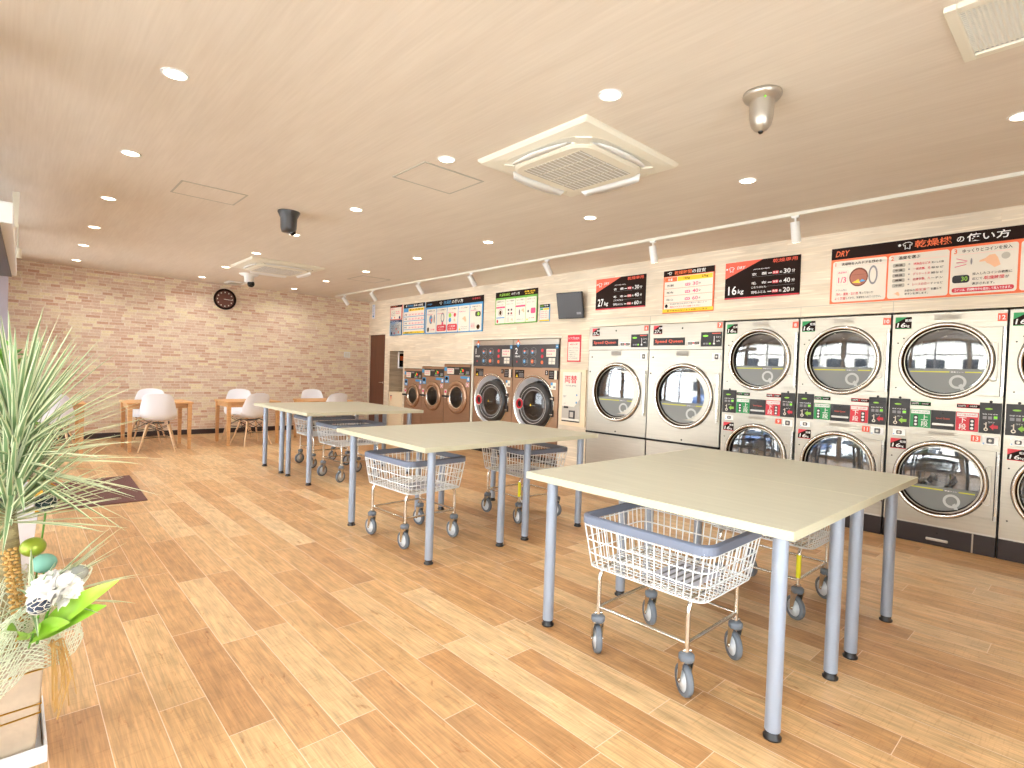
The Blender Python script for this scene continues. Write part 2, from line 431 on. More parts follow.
# thin cover strips round the machine recesses
m = MB('grille')
for a, b, z in ((-.22, 4.62, 2.018), (5.12, 7.05, 1.842), (7.08, 9.17, 1.456)): m.box(XC-.002, XC, a, b, z, z+.005)
m.mat('wall_whitewash'); m.box(XC-.001, XC+.015, 7.850, 8.548, 1.350, 1.403); m.box(XC-.001, XC+.015, 8.548, 9.167, 1.300, 1.403); m.mat('grille')
for a in (2.02, 3.70, 1.272): m.box(XC-.002, XC, a, a+.004, 1.925, 2.018)
m.mat('off_white')
for a, b, z0, z1 in ((5.10, 7.06, 1.797, 1.815), (7.045, 7.08, 0, 1.81), (7.085, 7.86, 1.405, 1.418), (7.86, 8.56, 1.355, 1.368), (8.56, 9.18, 1.305, 1.318)): m.box(XC-.010, XC, a, b, z0, z1)
struct('trim_1', m)
# service space behind the machines
m = MB('wall_plain'); m.box(6.55, 6.67, -1.3, 10.94, 0, HC); struct('wall_service', m)

# glazed street side: sill, header and piers
bays = [(-1.2, 1.0), (1.12, 3.3), (3.42, 5.7), (5.82, 8.1), (8.22, 10.4)]
m = MB('wall_plain'); m.box(-.42, -.30, -1.4, 10.94, 0, .10); m.box(-.42, -.30, -1.4, 10.94, 2.62, HC)
ys = [-1.4] + [v for b in bays for v in b] + [10.94]
for i in range(0, len(ys), 2): m.box(-.42, -.30, ys[i], ys[i+1], .10, 2.62)
struct('wall_left', m)
def window(idx, mk, W, z0, z1, n=2):
    """mk(u, v, z) -> world point; u along the wall, v through it"""
    def bx(mb, u0, u1, v0, v1, a, b):
        P = [mk(u, v) for v in (v0, v1) for u in (u0, u1)]
        mb.prism([(P[0][0], P[0][1], a), (P[1][0], P[1][1], a), (P[3][0], P[3][1], a), (P[2][0], P[2][1], a)],
                 [(P[0][0], P[0][1], b), (P[1][0], P[1][1], b), (P[3][0], P[3][1], b), (P[2][0], P[2][1], b)])
    f = MB('frame_alu')
    bx(f, 0, W, -.03, .03, z0, z0+.05); bx(f, 0, W, -.03, .03, z1-.05, z1); bx(f, 0, .05, -.03, .03, z0+.05, z1-.05); bx(f, W-.05, W, -.03, .03, z0+.05, z1-.05)
    for k in range(1, n): bx(f, W*k/n-.025, W*k/n+.025, -.025, .025, z0+.05, z1-.05)
    bx(f, .05, W-.05, -.02, .02, 1.98, 2.02)
    fo = struct('window_%d' % idx, f)
    g = MB('window_glass'); bx(g, .05, W-.05, -.004, .004, z0+.05, z1-.05); g.build('pane', fo)
for i, (a, b) in enumerate(bays):
    window(i+1, lambda u, v, a=a: (-.36+v, a+u), b-a, .10, 2.62)
m = MB('wall_plain'); m.box(-.42, 6.75, -1.4, -1.3, 0, .1); m.box(-.42, 6.75, -1.4, -1.3, 2.42, HC)
for a, b in ((-.42, -.2), (2.0, 6.75)): m.box(a, b, -1.4, -1.3, .1, 2.42)
struct('wall_front', m)
window(6, lambda u, v: (-.2+u, -1.35+v), 2.2, .10, 2.42);  # unseen window behind the camera, added to give frontal light
m = MB('frame_alu'); m.box(-.30, -.035, 10.45, 10.94, 0, HC); struct('trim_2', m)
# door in the far corner of the machine wall
m = MB('door_wood'); a, b = XW(10.22)+.03, XW(10.90)+.03
m.prism([(a, 10.22, 0), (a+.04, 10.22, 0), (b+.04, 10.90, 0), (b, 10.90, 0)], [(a, 10.22, 1.99), (a+.04, 10.22, 1.99), (b+.04, 10.90, 1.99), (b, 10.90, 1.99)])
d1 = struct('door_1', m)
m = MB('chrome'); m.tube([(5.78, 10.29, .98), (5.74, 10.29, .98), (5.735, 10.31, .98), (5.735, 10.40, .98)], .009, 8); m.cyl((5.79, 10.29, .98), (5.77, 10.29, .98), .025); m.build('door_handle', d1)
# niche beside the door
m = MB('niche_wood'); x0 = XW(9.6)-.06+.0
m.box(x0+.17, x0+.50, NY0-.04, NY0, 0, 1.69); m.box(x0+.06, x0+.50, NY1, NY1+.04, 0, 1.69); m.box(x0+.50, x0+.54, NY0-.04, NY1+.04, 0, 1.69); m.box(x0+.21, x0+.5, NY0, NY1, 1.645, 1.69)
m.box(XC+.004, 6.15, NY1-.012, NY1-.001, .83, 1.634); struct('wall_niche', m)

# ------------------------------------------------------------------ outside
m = MB('pale_concrete'); m.box(-30, -.42, -22, 30, -.15, -.05); m.box(-.42, 8, -22, -1.4, -.15, -.05); struct('ground', m)
def car(x, y, rz, paint, label):
    t = thing('car', label, 'car', (x, y, -.05), rz, 'cars parked outside')
    prof = [(-2.0, .25), (-2.05, .62), (-1.95, .85), (-1.55, .95), (-1.2, 1.42), (.35, 1.45), (1.0, .98), (1.9, .84), (2.05, .6), (2.02, .25)]
    b = MB(paint); b.prism([(px, -.8, pz) for px, pz in prof], [(px, .8, pz) for px, pz in prof]); b.build('body', t, bev=.04)
    g = MB('car_glass')
    for s in (-1, 1): g.poly([(-1.35, .98), (-1.08, 1.36), (.30, 1.38), (.80, 1.0)], s*.805)
    g.add([(.42, -.7, 1.42), (.98, -.74, 1.02), (.98, .74, 1.02), (.42, .7, 1.42)], [(0, 1, 2, 3)])
    g.build('side_window', t)
    for wx in (-1.3, 1.3):
        for s in (-1, 1):
            w = MB('black'); w.cyl((wx, s*.62, .31), (wx, s*.83, .31), .31, n=24); w.mat('silver'); w.cyl((wx, s*.83, .31), (wx, s*.84, .31), .19, n=16); w.build('wheel', t)
car(-4.6, 3.4, 0, 'car_white', 'white parked car outside the street side glazing, nearer the entrance')
car(-4.8, 6.6, 0, 'car_blue', 'blue parked car outside the street side glazing, farther along')
t = thing('house', 'plain pale building across the street outside the glazing', 'building', (-19, 4, -.05))
m = MB('house'); m.box(-3, 3, -12, 12, 0, 5.2); m.build('wall', t)
m = MB('grey_dark'); m.box(-3.3, 3.3, -12.3, 12.3, 5.2, 5.5); m.build('roof', t)
for i in range(6):
    m = MB('car_glass'); m.box(3.0, 3.04, -11+i*3.8, -9+i*3.8, 1.2, 2.6); m.build('window', t)

# ------------------------------------------------------------------ folding tables
def make_table(name, label, W, Lx, legs, insy, loc, rz, group):
    t = thing(name, label, 'table', loc, rz, group)
    e = .004; m = MB('tabletop'); m.box(e, W-e, e, Lx-e, .762, .795)
    # edge banding
    m2 = MB('table_edge')
    for q in ((0, e, 0, Lx), (W-e, W, 0, Lx), (e, W-e, 0, e), (e, W-e, Lx-e, Lx)): m2.box(q[0], q[1], q[2], q[3], .762, .795)
    m.build('tabletop', t); m2.build('edge_band', t)
    for lx in legs:
        for ly in (insy, Lx-insy):
            l = MB('leg_paint'); l.cyl((lx, ly, .03), (lx, ly, .757), .0275, n=24); l.mat('grey_dark'); l.cyl((lx, ly, .755), (lx, ly, .762), .045, n=20)
            lo = l.build('leg', t)
            f = MB('black'); f.lathe([(0, 0), (.031, 0), (.032, .008), (.024, .014), (.026, .034), (.0, .034)], (lx, ly, 0), n=24); f.build('foot', lo)
    return t
GT = 'pairs of folding tables down the room'
make_table('folding_table', 'nearest cream folding table of the closest pair, its left half', .895, 1.30, (.11, .73), .083, (1.955, .695, 0), 0, GT)
make_table('folding_table', 'cream folding table of the closest pair, half toward the dryers', .885, 1.30, (.11, .73), .083, (2.852, .695, 0), 0, GT)
make_table('folding_table', 'cream folding table of the middle pair, its left half', .895, 1.295, (.11, .745), .085, (1.965, 2.94, 0), 0, GT)
make_table('folding_table', 'cream folding table of the middle pair, half toward the dryers', .86, 1.295, (.105, .735), .085, (2.862, 2.94, 0), 0, GT)
make_table('folding_table', 'cream folding table of the farthest pair, side nearer the camera', .86, 1.44, (.10, .70), .10, (2.29, 6.505, 0), -PI/2, GT)
make_table('folding_table', 'cream folding table of the farthest pair, side toward the brick wall', .83, 1.44, (.145, .72), .10, (2.29, 7.338, 0), -PI/2, GT)

# ------------------------------------------------------------------ laundry carts
def make_cart(label):
    t = thing('laundry_cart', label, 'laundry cart', (0, 0, 0), 0, 'wire laundry carts under the folding tables')
    # basket: long side along y; flares upward
    bw, bl, rw, rl, zb, zt = .232, .285, .258, .318, .405, .615
    def outline(w, l, z, r=.05, n=4):
        P = []
        for cx, cy, a0 in ((w-r, -l+r, -90), (w-r, l-r, 0), (-w+r, l-r, 90), (-w+r, -l+r, 180)):
            for k in range(n+1):
                a = math.radians(a0+k*90/n); P.append((cx+r*math.cos(a), cy+r*math.sin(a), z))
        return P
    m = MB('wire')
    for k, f in enumerate((0, .30, .60, .92)):
        w, l = bw+(rw-bw)*f, bl+(rl-bl)*f
        m.tube(outline(w+.004, l+.004, zb+(zt-zb)*f), .0034 if k else .004, 6, closed=True)
    nx, ny = 13, 17
    for i in range(nx):
        u = -1+2*(i+.5)/nx
        m.tube([(u*rw, -rl, zt), (u*bw, -bl, zb), (u*bw, bl, zb), (u*rw, rl, zt)], .0033, 5)
    for i in range(ny):
        v = -1+2*(i+.5)/ny
        m.tube([(-rw, v*rl, zt), (-bw, v*bl, zb), (bw, v*bl, zb), (rw, v*rl, zt)], .0033, 5)
    for i in range(3):
        v = -.6+.6*i; m.tube([(-bw, v*bl+.03, zb-.005), (bw, v*bl+.03, zb-.005)], .003, 5)
    m.build('basket', t)
    r = MB('rim_grey')
    o1, o2 = outline(rw+.014, rl+.014, 0, .07, 6), outline(rw-.008, rl-.008, 0, .055, 6)
    zz = lambda P, z: [(p[0], p[1], z) for p in P]
    rings = [zz(o1, zt-.008), zz(o1, zt+.026), zz(o2, zt+.032), zz(o2, zt-.008), zz(o1, zt-.008)]
    r.loft(rings, False, False)
    r.build('rim', t, bev=.004)
    p = MB('paper'); p.box(-.14, .14, -.19, .02, zb+.006, zb+.009); p.mat('grey_print')
    for i in range(5): p.box(-.11, .11, -.16+i*.035, -.148+i*.035, zb+.009, zb+.0095)
    p.build('notice_sheet', t)
    c = .225
    f = MB('chrome')
    for s in (-1, 1):                       # a bent tube at each end, under the basket
        f.tube([(s*c, -c, .185), (s*c, -c, .34), (s*c*.985, -c, .368), (s*c*.93, -c, .388), (s*c*.84, -c, .398), (s*.12, -c, .399), (-s*.0, -c, .399)], .0105, 10)
        f.tube([(s*c, c, .185), (s*c, c, .34), (s*c*.985, c, .368), (s*c*.93, c, .388), (s*c*.84, c, .398), (s*.12, c, .399), (0, c, .399)], .0105, 10)
    for s in (-1, 1):
        f.tube([(s*c, -c, .222), (s*c, c, .222)], .008, 8); f.tube([(-c, s*c, .222), (c, s*c, .222)], .008, 8)
        f.tube([(s*.16, -c, .399), (s*.16, c, .399)], .006, 8)
    f.build('frame', t)
    for sx_ in (-1, 1):
        for sy_ in (-1, 1):
            k = MB('rubber'); X, Y = 0, 0
            k.lathe([(0, .183), (.024, .183), (.032, .176), (.032, .16), (.026, .150), (0, .150)], (X, Y, 0), n=20)
            k.mat('chrome'); k.cyl((X, Y, .18), (X, Y, .215), .007, n=8); k.cyl((X-.018, Y, .193), (X+.018, Y, .193), .006, n=8)
            ox = .012
            for q in (-1, 1):
                k.prism([(X+q*.021, Y-.022, .155), (X+q*.024, Y-.022, .155), (X+q*.024, Y+.022, .155), (X+q*.021, Y+.022, .155)],
                        [(X+q*.021, Y-.006+ox, .055), (X+q*.024, Y-.006+ox, .055), (X+q*.024, Y+.014+ox, .055), (X+q*.021, Y+.014+ox, .055)])
            k.box(X-.024, X+.024, Y-.022, Y+.022, .152, .156)
            k.cyl((X-.028, Y+ox, .066), (X+.028, Y+ox, .066), .006, n=8)
            co = k.build('caster', t); co.location = (sx_*c, sy_*c, 0)
            w = MB('rubber'); w.lathe([(.047, -.013), (.062, -.013), (.066, -.006), (.066, .006), (.062, .013), (.047, .013)], (X, Y+ox, .066), 'x', 28)
            w.mat('hub'); w.lathe([(0, -.016), (.02, -.016), (.024, -.010), (.047, -.011), (.047, .011), (.024, .010), (.02, .016), (0, .016)], (X, Y+ox, .066), 'x', 24)
            w.build('wheel', co)
    return t
cart = make_cart('white wire laundry cart under the left half of the closest table pair')
def turn(root, *angs):
    for o, a in zip([q for q in root.children if q.name.startswith('caster')], angs): o.rotation_euler = (0, 0, a)
turn(cart, -.62, -.70, -.66, -.58)
cart.location = (2.265, 1.345, 0); cart.rotation_euler = (0, 0, .015)
def tape(par):
    m = MB('tape'); m.cyl((-.225, -.225, .235), (-.225, -.225, .36), .0125, n=14); m.build('leg_tape', par, label='yellow tape wrapped round the leg')
c2 = dup(cart, (3.405, 1.325, 0), 0, 'white wire laundry cart under the closest tables, dryer side, yellow tape on one leg'); tape(c2)
c3 = dup(cart, (2.315, 3.605, 0), .04, 'white wire laundry cart under the left half of the middle table pair')
c4 = dup(cart, (3.465, 3.585, 0), -.06, 'white wire laundry cart under the middle tables, washer side, yellow tape on one leg'); tape(c4)
c5 = dup(cart, (2.955, 5.985, 0), PI/2+.03, 'white wire laundry cart under the farthest table pair, at the side nearer the camera')
c6 = dup(cart, (3.06, 6.96, 0), PI/2-.03, 'white wire laundry cart under the farthest table pair, at the side toward the brick wall')

turn(c2, -.5, -.55, -.6, -.5); turn(c3, -.02, .03, 0, .05); turn(c4, -.15, .05, .1, .0); turn(c5, .25, .35, .1, .2); turn(c6, .2, .3, .25, .2)
# ------------------------------------------------------------------ desks and shell chairs at the brick wall
def make_desk(label):
    t = thing('wooden_desk', label, 'desk', (0, 0, 0), 0, 'oak desks along the brick wall')
    m = MB('oak'); m.box(-.41, .41, 0, .70, .665, .69); m.build('desktop', t, bev=.004)
    m = MB('oak'); m.box(-.375, .375, .045, .065, .60, .665); m.box(-.375, .375, .635, .655, .60, .665); m.box(-.375, -.355, .065, .635, .60, .665); m.box(.355, .375, .065, .635, .60, .665); m.build('apron', t)
    for sx_ in (-1, 1):
        for yy in (.035, .665):
            X = sx_*.365
            l = MB('oak'); l.prism([(X-.02, yy-.02, 0), (X+.02, yy-.02, 0), (X+.02, yy+.02, 0), (X-.02, yy+.02, 0)], [(X-.028, yy-.028, .665), (X+.028, yy-.028, .665), (X+.028, yy+.028, .665), (X-.028, yy+.028, .665)]); l.build('leg', t, bev=.003)
    return t
desk = make_desk('oak desk by the brick wall, second from the windows, left of the farthest table pair'); desk.location = (1.595, 9.13, 0)
dup(desk, (2.86, 9.13, 0), 0, 'oak desk by the brick wall, third from the windows, just behind the farthest table pair')
dup(desk, (.335, 9.13, 0), 0, 'oak desk by the brick wall nearest the windows, half hidden by the striped plant')
dup(desk, (4.13, 9.13, 0), 0, 'oak desk by the brick wall nearest the brown door')

def make_chair(label):
    t = thing('shell_chair', label, 'chair', (0, 0, 0), 0, 'white shell chairs at the oak desks')
    # centre line of the shell (y, z), half width, edge lift (forward, up)
    prof = [(.215, .405, .17, 0, .0), (.20, .435, .20, 0, .010), (.10, .438, .215, .0, .035), (-.02, .425, .225, .0, .06), (-.11, .425, .228, .02, .09), (-.17, .47, .232, .06, .07),
            (-.195, .56, .228, .08, .03), (-.21, .66, .212, .065, .0), (-.225, .75, .192, .04, -.004), (-.235, .80, .178, .025, -.012), (-.24, .825, .150, .012, -.016), (-.242, .832, .10, .006, -.01)]
    vs, fs = [], []; NU = 10
    for (yy, zz, hw, lf, lu) in prof:
        for i in range(NU+1):
            u = -1+2*i/NU; e = abs(u)**2.6
            vs.append((u*hw, yy+lf*e, zz+lu*e))
    for j in range(len(prof)-1):
        for i in range(NU):
            a = j*(NU+1)+i; fs.append((a, a+1, a+NU+2, a+NU+1))
    m = MB('chair_shell'); m.add(vs, fs, True); o = m.build('shell', t)
    sd = o.modifiers.new('Solidify', 'SOLIDIFY'); sd.thickness = .009; sb = o.modifiers.new('Subsurf', 'SUBSURF'); sb.levels = sb.render_levels = 1
    for sx_ in (-1, 1):
        for sy_ in (-1, 1):
            l = MB('chair_wood'); l.cyl((sx_*.22, sy_*.21, 0), (sx_*.125, sy_*.105, .375), .011, .016, n=12); l.build('leg', t)
    b = MB('black'); q = .004
    P = lambda sx_, sy_, f: (sx_*(.22-.095*f), sy_*(.21-.105*f), .375*f)
    for (s1, s2) in (((-1, -1), (1, -1)), ((1, -1), (1, 1)), ((1, 1), (-1, 1)), ((-1, 1), (-1, -1))):
        b.tube([P(*s1, .55), P(*s2, .97)], q, 6); b.tube([P(*s2, .55), P(*s1, .97)], q, 6)
    b.tube([P(-1, -1, .5), P(1, 1, .5)], q, 6); b.tube([P(1, -1, .5), P(-1, 1, .5)], q, 6)
    b.box(-.07, .07, -.08, .08, .39, .40)
    for sx_ in (-1, 1): b.tube([(sx_*.13, -.115, .39), (sx_*.12, .0, .41), (sx_*.13, .115, .39)], .007, 6)
    b.build('wire_base', t)
    return t
ch = make_chair('white shell chair in front of the second oak desk from the windows'); ch.location = (1.575, 9.20, 0); ch.rotation_euler = (0, 0, -.22)
dup(ch, (2.84, 9.20, 0), .20, 'white shell chair in front of the third oak desk from the windows')
dup(ch, (.42, 9.2, 0), -.2, 'white shell chair in front of the oak desk nearest the windows, seen through the leaves')
dup(ch, (4.17, 9.20, 0), .1, 'white shell chair in front of the oak desk nearest the brown door')
dup(ch, (1.60, 10.22, 0), PI-.35, 'white shell chair between the second oak desk from the windows and the brick wall')
dup(ch, (2.93, 10.22, 0), PI-.35, 'white shell chair between the third oak desk from the windows and the brick wall')
dup(ch, (.30, 10.22, 0), PI-.2, 'white shell chair between the oak desk nearest the windows and the brick wall')
dup(ch, (4.26, 10.22, 0), PI-.25, 'white shell chair between the oak desk nearest the brown door and the brick wall')

# ------------------------------------------------------------------ dryers and washers on the machine wall
def glass_door(par, cx, cz, R, hx, hz0, hz1, gtxt=True, film=True):
    """round glass door with a stamped steel plate and a bar handle at the right"""
    m = MB('steel'); rp_ = min(R*.9, (hz1-hz0)/2-.002); inn, out = [], []
    for k in range(33):
        a = -PI/2+PI*k/32; c_, q_ = math.cos(a), math.sin(a); tt = 1e9
        if c_ > 1e-6: tt = (hx-cx)/c_
        if abs(q_) > 1e-6: tt = min(tt, (hz1-cz if q_ > 0 else cz-hz0)/abs(q_))
        tt = max(tt, rp_+.0005); inn.append((cx+rp_*c_, -.010, cz+rp_*q_)); out.append((cx+tt*c_, -.010, cz+tt*q_))
        if k < 32:
            a2 = -PI/2+PI*(k+1)/32
            for sg in (-1, 1):
                ac = math.atan2((hz1-cz) if sg > 0 else (hz0-cz), hx-cx)
                if a < ac < a2: inn.append((cx+rp_*math.cos(ac), -.010, cz+rp_*math.sin(ac))); out.append((hx, -.010, hz1 if sg > 0 else hz0))
    nn = len(inn); m.add(inn+out, [(q, q+1, nn+q+1, nn+q) for q in range(nn-1)])
    m.box(hx-.004, hx, -.010, 0, hz0, hz1); m.box(cx+R*.6, hx, -.010, 0, hz0, hz0+.003); m.box(cx+R*.6, hx, -.010, 0, hz1-.003, hz1)
    d = m.build('door', par)
    m = MB('steel_plain')
    w = (hx-(cx+R))*.5; ox = cx+R*.93+w*.5
    path = []
    for k in range(24):
        a = 2*PI*k/24; path.append((ox+.022*math.cos(a)+.006, -.0115, cz+(.13 if math.sin(a) > 0 else -.13)+.022*math.sin(a)))
    m.tube(path, .003, 6, closed=True); m.build('finger_pull', d)
    # rings
    r = MB('chrome'); r.lathe([(R*1.0, 0), (R*1.005, -.026), (R*.985, -.036), (R*.955, -.038), (R*.925, -.032)], (cx, 0, cz), 'y', 56)
    r.mat('dark_bronze'); r.lathe([(R*.925, -.032), (R*.90, -.020), (R*.885, .010)], (cx, 0, cz), 'y', 56)
    r.mat('gap'); r.lathe([(R*.885, .010), (R*.85, .028), (R*.83, .040)], (cx, 0, cz), 'y', 56)
    r.lathe([(R*1.02, -.0105), (R*1.0, -.0115)], (cx, 0, cz), 'y', 56)
    r.build('door_ring', d)
    g = MB('door_glass'); g.lathe([(R*.86, .026), (R*.80, .024), (R*.5, .019), (R*.2, .017), (.0, .0165)], (cx, 0, cz), 'y', 48); g.build('glass', d)
    if film:
        f = MB('film'); n = 26; rr_ = R*.83; zc = -.20*R; a0 = math.asin(zc/rr_)
        P = [(cx+rr_*math.cos(PI-a0+(2*a0+PI)*k/n), cz+rr_*math.sin(PI-a0+(2*a0+PI)*k/n)) for k in range(n+1)]
        f.poly(P, .0158)
        f.mat('film_band'); zb = cz-.285*R; hwid = math.sqrt(rr_**2-(zb-cz)**2)*.96
        f.rect(cx-hwid, cx+.10*R, zb-.012*R, zb+.018*R, 0.0153); f.rect(cx+.42*R, cx+hwid, zb-.012*R, zb+.018*R, 0.0153)
        f.mat('white'); f.text('静電ライン', cx+.13*R, zb-.014*R, .03*R, 0.0153, .26*R)
        qx, qz = cx+.28*R, cz-.54*R
        f.mat('film_mark'); f.ring2(qx, qz, .12*R, .18*R, .0149); f.poly([(qx+.02*R, qz-.09*R), (qx+.08*R, qz-.04*R), (qx+.15*R, qz-.20*R), (qx+.07*R, qz-.21*R)], .0146)
        f.build('glass_film', d)
    h = MB('chrome'); hh = hz1-hz0
    h.mat('gap'); h.box(hx-.006, hx+.001, -.0115, -.010, hz0, hz1); h.mat('chrome'); h.box(hx+.002, hx+.020, -.032, -.004, hz0+.01, hz1-.01); h.mat('steel_plain'); h.box(hx+.001, hx+.018, -.034, 0, hz0, hz0+.035); h.box(hx+.001, hx+.018, -.034, 0, hz1-.035, hz1)
    h.build('handle', d, bev=.003)
    k = MB('drum'); k.lathe([(R*.83, .04), (R*.80, .10), (R*.86, .11), (R*.86, .55)], (cx, 0, cz), 'y', 40)
    k.mat('drum'); k.lathe([(R*.86, .55), (R*.3, .56), (0, .56)], (cx, 0, cz), 'y', 40)
    k.mat('steel_plain')
    for q in range(3):
        a = q*2*PI/3+.4; k.cyl((cx+R*.82*math.cos(a), .13, cz+R*.82*math.sin(a)), (cx+R*.82*math.cos(a), .54, cz+R*.82*math.sin(a)), .03, .03, 8)
    k.build('drum', d)

def kg_sticker(m, x0, x1, z0, z1, txt, col, y=-.003):
    m.mat('sign_black'); m.rect(x0, x1, z0, z1, y); m.mat(col); h = z1-z0
    m.poly([(x0, z1-h*.52), (x0+(x1-x0)*.72, z1), (x0, z1)], y-.0006); m.rect(x0, x1, z0, z0+h*.05, y-.0006)
    m.mat('white'); m.text(txt, x0+.012*1, z0+h*.12, h*.40, y-.001, (x1-x0)*.52, .15); m.text('kg', x0+(x1-x0)*.66, z0+h*.10, h*.26, y-.001)
    m.text('乾燥', x0+(x1-x0)*.60, z1-h*.42, h*.24, y-.001)
def controller(par, x0, x1, z0, z1, arrow):
    m = MB('black'); m.box(x0, x1, -.006, 0, z0, z1); w = x1-x0; h = z1-z0; y = -.0066
    m.mat('lime'); m.ell(x0+w*.42, z1-h*.20, w*.17, h*.03, y); m.mat('grey_print')
    for k in range(3): m.rect(x0+w*(.16+.24*k), x0+w*(.34+.24*k), z0+h*.46, z0+h*.56, y)
    m.mat('led_green'); m.rect(x0+w*.66, x0+w*.82, z0+h*.49, z0+h*.57, y-.0003)
    m.mat('white'); m.text('コイン', x0+w*.40, z0+h*.34, h*.05, y); m.text('低温 中温 高温', x0+w*.14, z0+h*.61, h*.035, y, w*.68)
    m.mat('print_white'); m.rect(x0+w*.30, x0+w*.345, z0+h*.18, z0+h*.36, y); m.ring2(x0+w*.32, z0+h*.13, w*.05, w*.10, y, 16); m.rect(x0+w*.22, x0+w*.30, z0+h*.29, z0+h*.315, y)
    m.mat('lime' if arrow == 'L' else 'red'); ax = x0+w*.66
    m.poly([(ax-w*.18, z0+h*.22), (ax, z0+h*.33), (ax, z0+h*.27), (ax+w*.2, z0+h*.27), (ax+w*.2, z0+h*.17), (ax, z0+h*.17), (ax, z0+h*.11)], y)
    m.mat('gap'); m.ell((x0+x1)/2, z1+.008, .010, .010, -.004, 12)
    return m.build('controller', par)

def stack(y_left, n_up, n_lo, label):
    t = thing('stacked_dryer', label, 'dryer', (XD, y_left, 0), -PI/2, 'stacked sixteen kilogram dryers')
    W = .745
    b = MB('steel'); cu, cl, R = (.373, 1.510), (.373, .547), .308
    b.hole(.006, W-.006, 1.193, 1.905, cu[0], cu[1], R*.87, 0); b.hole(.006, W-.006, .168, .955, cl[0], cl[1], R*.87, 0)
    b.box(.006, W-.006, .0, .012, .955, 1.193)
    b.mat('steel_plain'); b.box(.006, .012, .0005, .70, .16, 1.905); b.box(W-.012, W-.006, .0005, .70, .16, 1.905); b.box(.006, W-.006, .0005, .70, 1.898, 1.905); b.box(.012, W-.012, .69, .70, .16, 1.898); b.box(.006, W-.006, .0005, .70, .155, .168)
    b.mat('gap'); b.box(-.002, .004, .004, .3, 0, 1.9); b.box(.012, W-.012, .60, .61, .168, 1.898)
    b.rect(.03, W-.03, 1.9055, 1.912, .01)
    b.build('body', t)
    glass_door(t, cu[0], cu[1], R, .722, 1.240, 1.778); glass_door(t, cl[0], cl[1], R, .722, .285, .818)
    # control band
    controller(t, .012, .158, .953, 1.190, 'L'); controller(t, .606, W-.008, .953, 1.190, 'R')
    m = MB('green'); m.rr(.162, .300, .958, 1.108, -.004, .004); m.mat('white'); m.rect(.168, .294, 1.072, 1.102, -.0046); m.text('上段', .240, .972, .085, -.0046, .048) if False else None
    m.text('上', .236, 1.020, .045, -.0046); m.text('段', .236, .967, .048, -.0046); m.mat('green'); m.text('コイン投入口100円', .172, 1.080, .014, -.005, .115)
    m.mat('black'); m.rr(.185, .217, .966, 1.058, -.0046, .008); m.mat('white')
    for k in range(3): m.ell(.201, .982+k*.028, .010, .010, -.0052, 12)
    m.mat('sign_black'); m.rect(.162, .298, 1.139, 1.172, -.003); m.mat('green'); m.rect(.162, .298, 1.168, 1.172, -.0035); m.rect(.162, .298, 1.139, 1.142, -.0035); m.mat('white'); m.text('100円', .170, 1.148, .015, -.0036, .045); m.text('10分', .238, 1.148, .015, -.0036, .045)
    m.mat('green'); m.rect(.218, .232, 1.150, 1.162, -.0036)
    m.build('upper_coin_sign', t, label='green coin sign for the upper dryer')
    m = MB('red'); m.rr(.463, .603, .957, 1.107, -.004, .004); m.mat('white'); m.rect(.469, .597, 1.071, 1.101, -.0046); m.text('下', .482, 1.020, .045, -.0046); m.text('段', .482, .967, .048, -.0046)
    m.mat('red'); m.text('コイン投入口100円', .473, 1.079, .014, -.005, .115); m.mat('black'); m.rr(.548, .580, .966, 1.058, -.0046, .008); m.mat('white')
    for k in range(3): m.ell(.564, .982+k*.028, .010, .010, -.0052, 12)
    m.mat('sign_black'); m.rect(.466, .606, 1.139, 1.172, -.003); m.mat('red'); m.rect(.466, .606, 1.168, 1.172, -.0035); m.rect(.466, .606, 1.139, 1.142, -.0035); m.mat('white'); m.text('100円', .474, 1.148, .015, -.0036, .045); m.text('10分', .546, 1.148, .015, -.0036, .045)
    m.mat('red'); m.rect(.524, .538, 1.150, 1.162, -.0036)
    m.build('lower_coin_sign', t, label='red coin sign for the lower dryer')
    m = MB('black'); m.box(.302, .461, -.003, 0, .955, 1.108); m.mat('num_orange'); m.text('Speed Queen', .335, 1.035, .016, -.0036, .09); m.mat('gap'); m.ell(.38, 1.085, .006, .006, -.0036, 10); m.build('coin_box_plate', t)
    m = MB('steel_plain'); m.box(.312, .452, -.012, -.003, .985, 1.004); m.build('coin_box_handle', t, bev=.004)
    # stickers, coin slots and numbers
    m = MB('white'); kg_sticker(m, .024, .139, 1.780, 1.880, '16', 'green'); m.build('capacity_sticker', t, label='green capacity sticker'); m = MB('white'); kg_sticker(m, .031, .143, .764, .850, '16', 'red'); m.build('capacity_sticker', t)
    m = MB('num_orange'); m.rect(.683, .738, 1.820, 1.880, -.003); m.mat('white'); m.text(n_up, .710, 1.832, .034, -.0036, center=True); m.build('number_plate', t)
    m = MB('num_orange'); m.rect(.562, .620, .880, .930, -.003); m.mat('white')
    m.text(n_lo, .591, .888, .033, -.0036, center=True); m.build('number_plate', t)
    for (a, bb, c_, d_) in ((.043, .133, .876, .928), (.630, .725, .864, .930)):
        m = MB('white'); m.box(a, bb, -.004, 0, c_, d_); m.mat('grey_dark'); m.rr(a+.026, bb-.024, c_+.01, d_-.01, -.0046, .008); m.mat('silver'); m.ell((a+bb)/2, (c_+d_)/2, .011, .011, -.0052, 12)
        m.mat('blue'); m.rect(a+.004, a+.014, c_+.006, c_+.014, -.0046); m.build('coin_slot', t)
    m = MB('grille'); m.rect(.29, .46, .905, .935, -.0006); m.mat('grey_print')
    for z in (.932, .924, .916): m.rect(.292, .458, z-.002, z, -.0012)
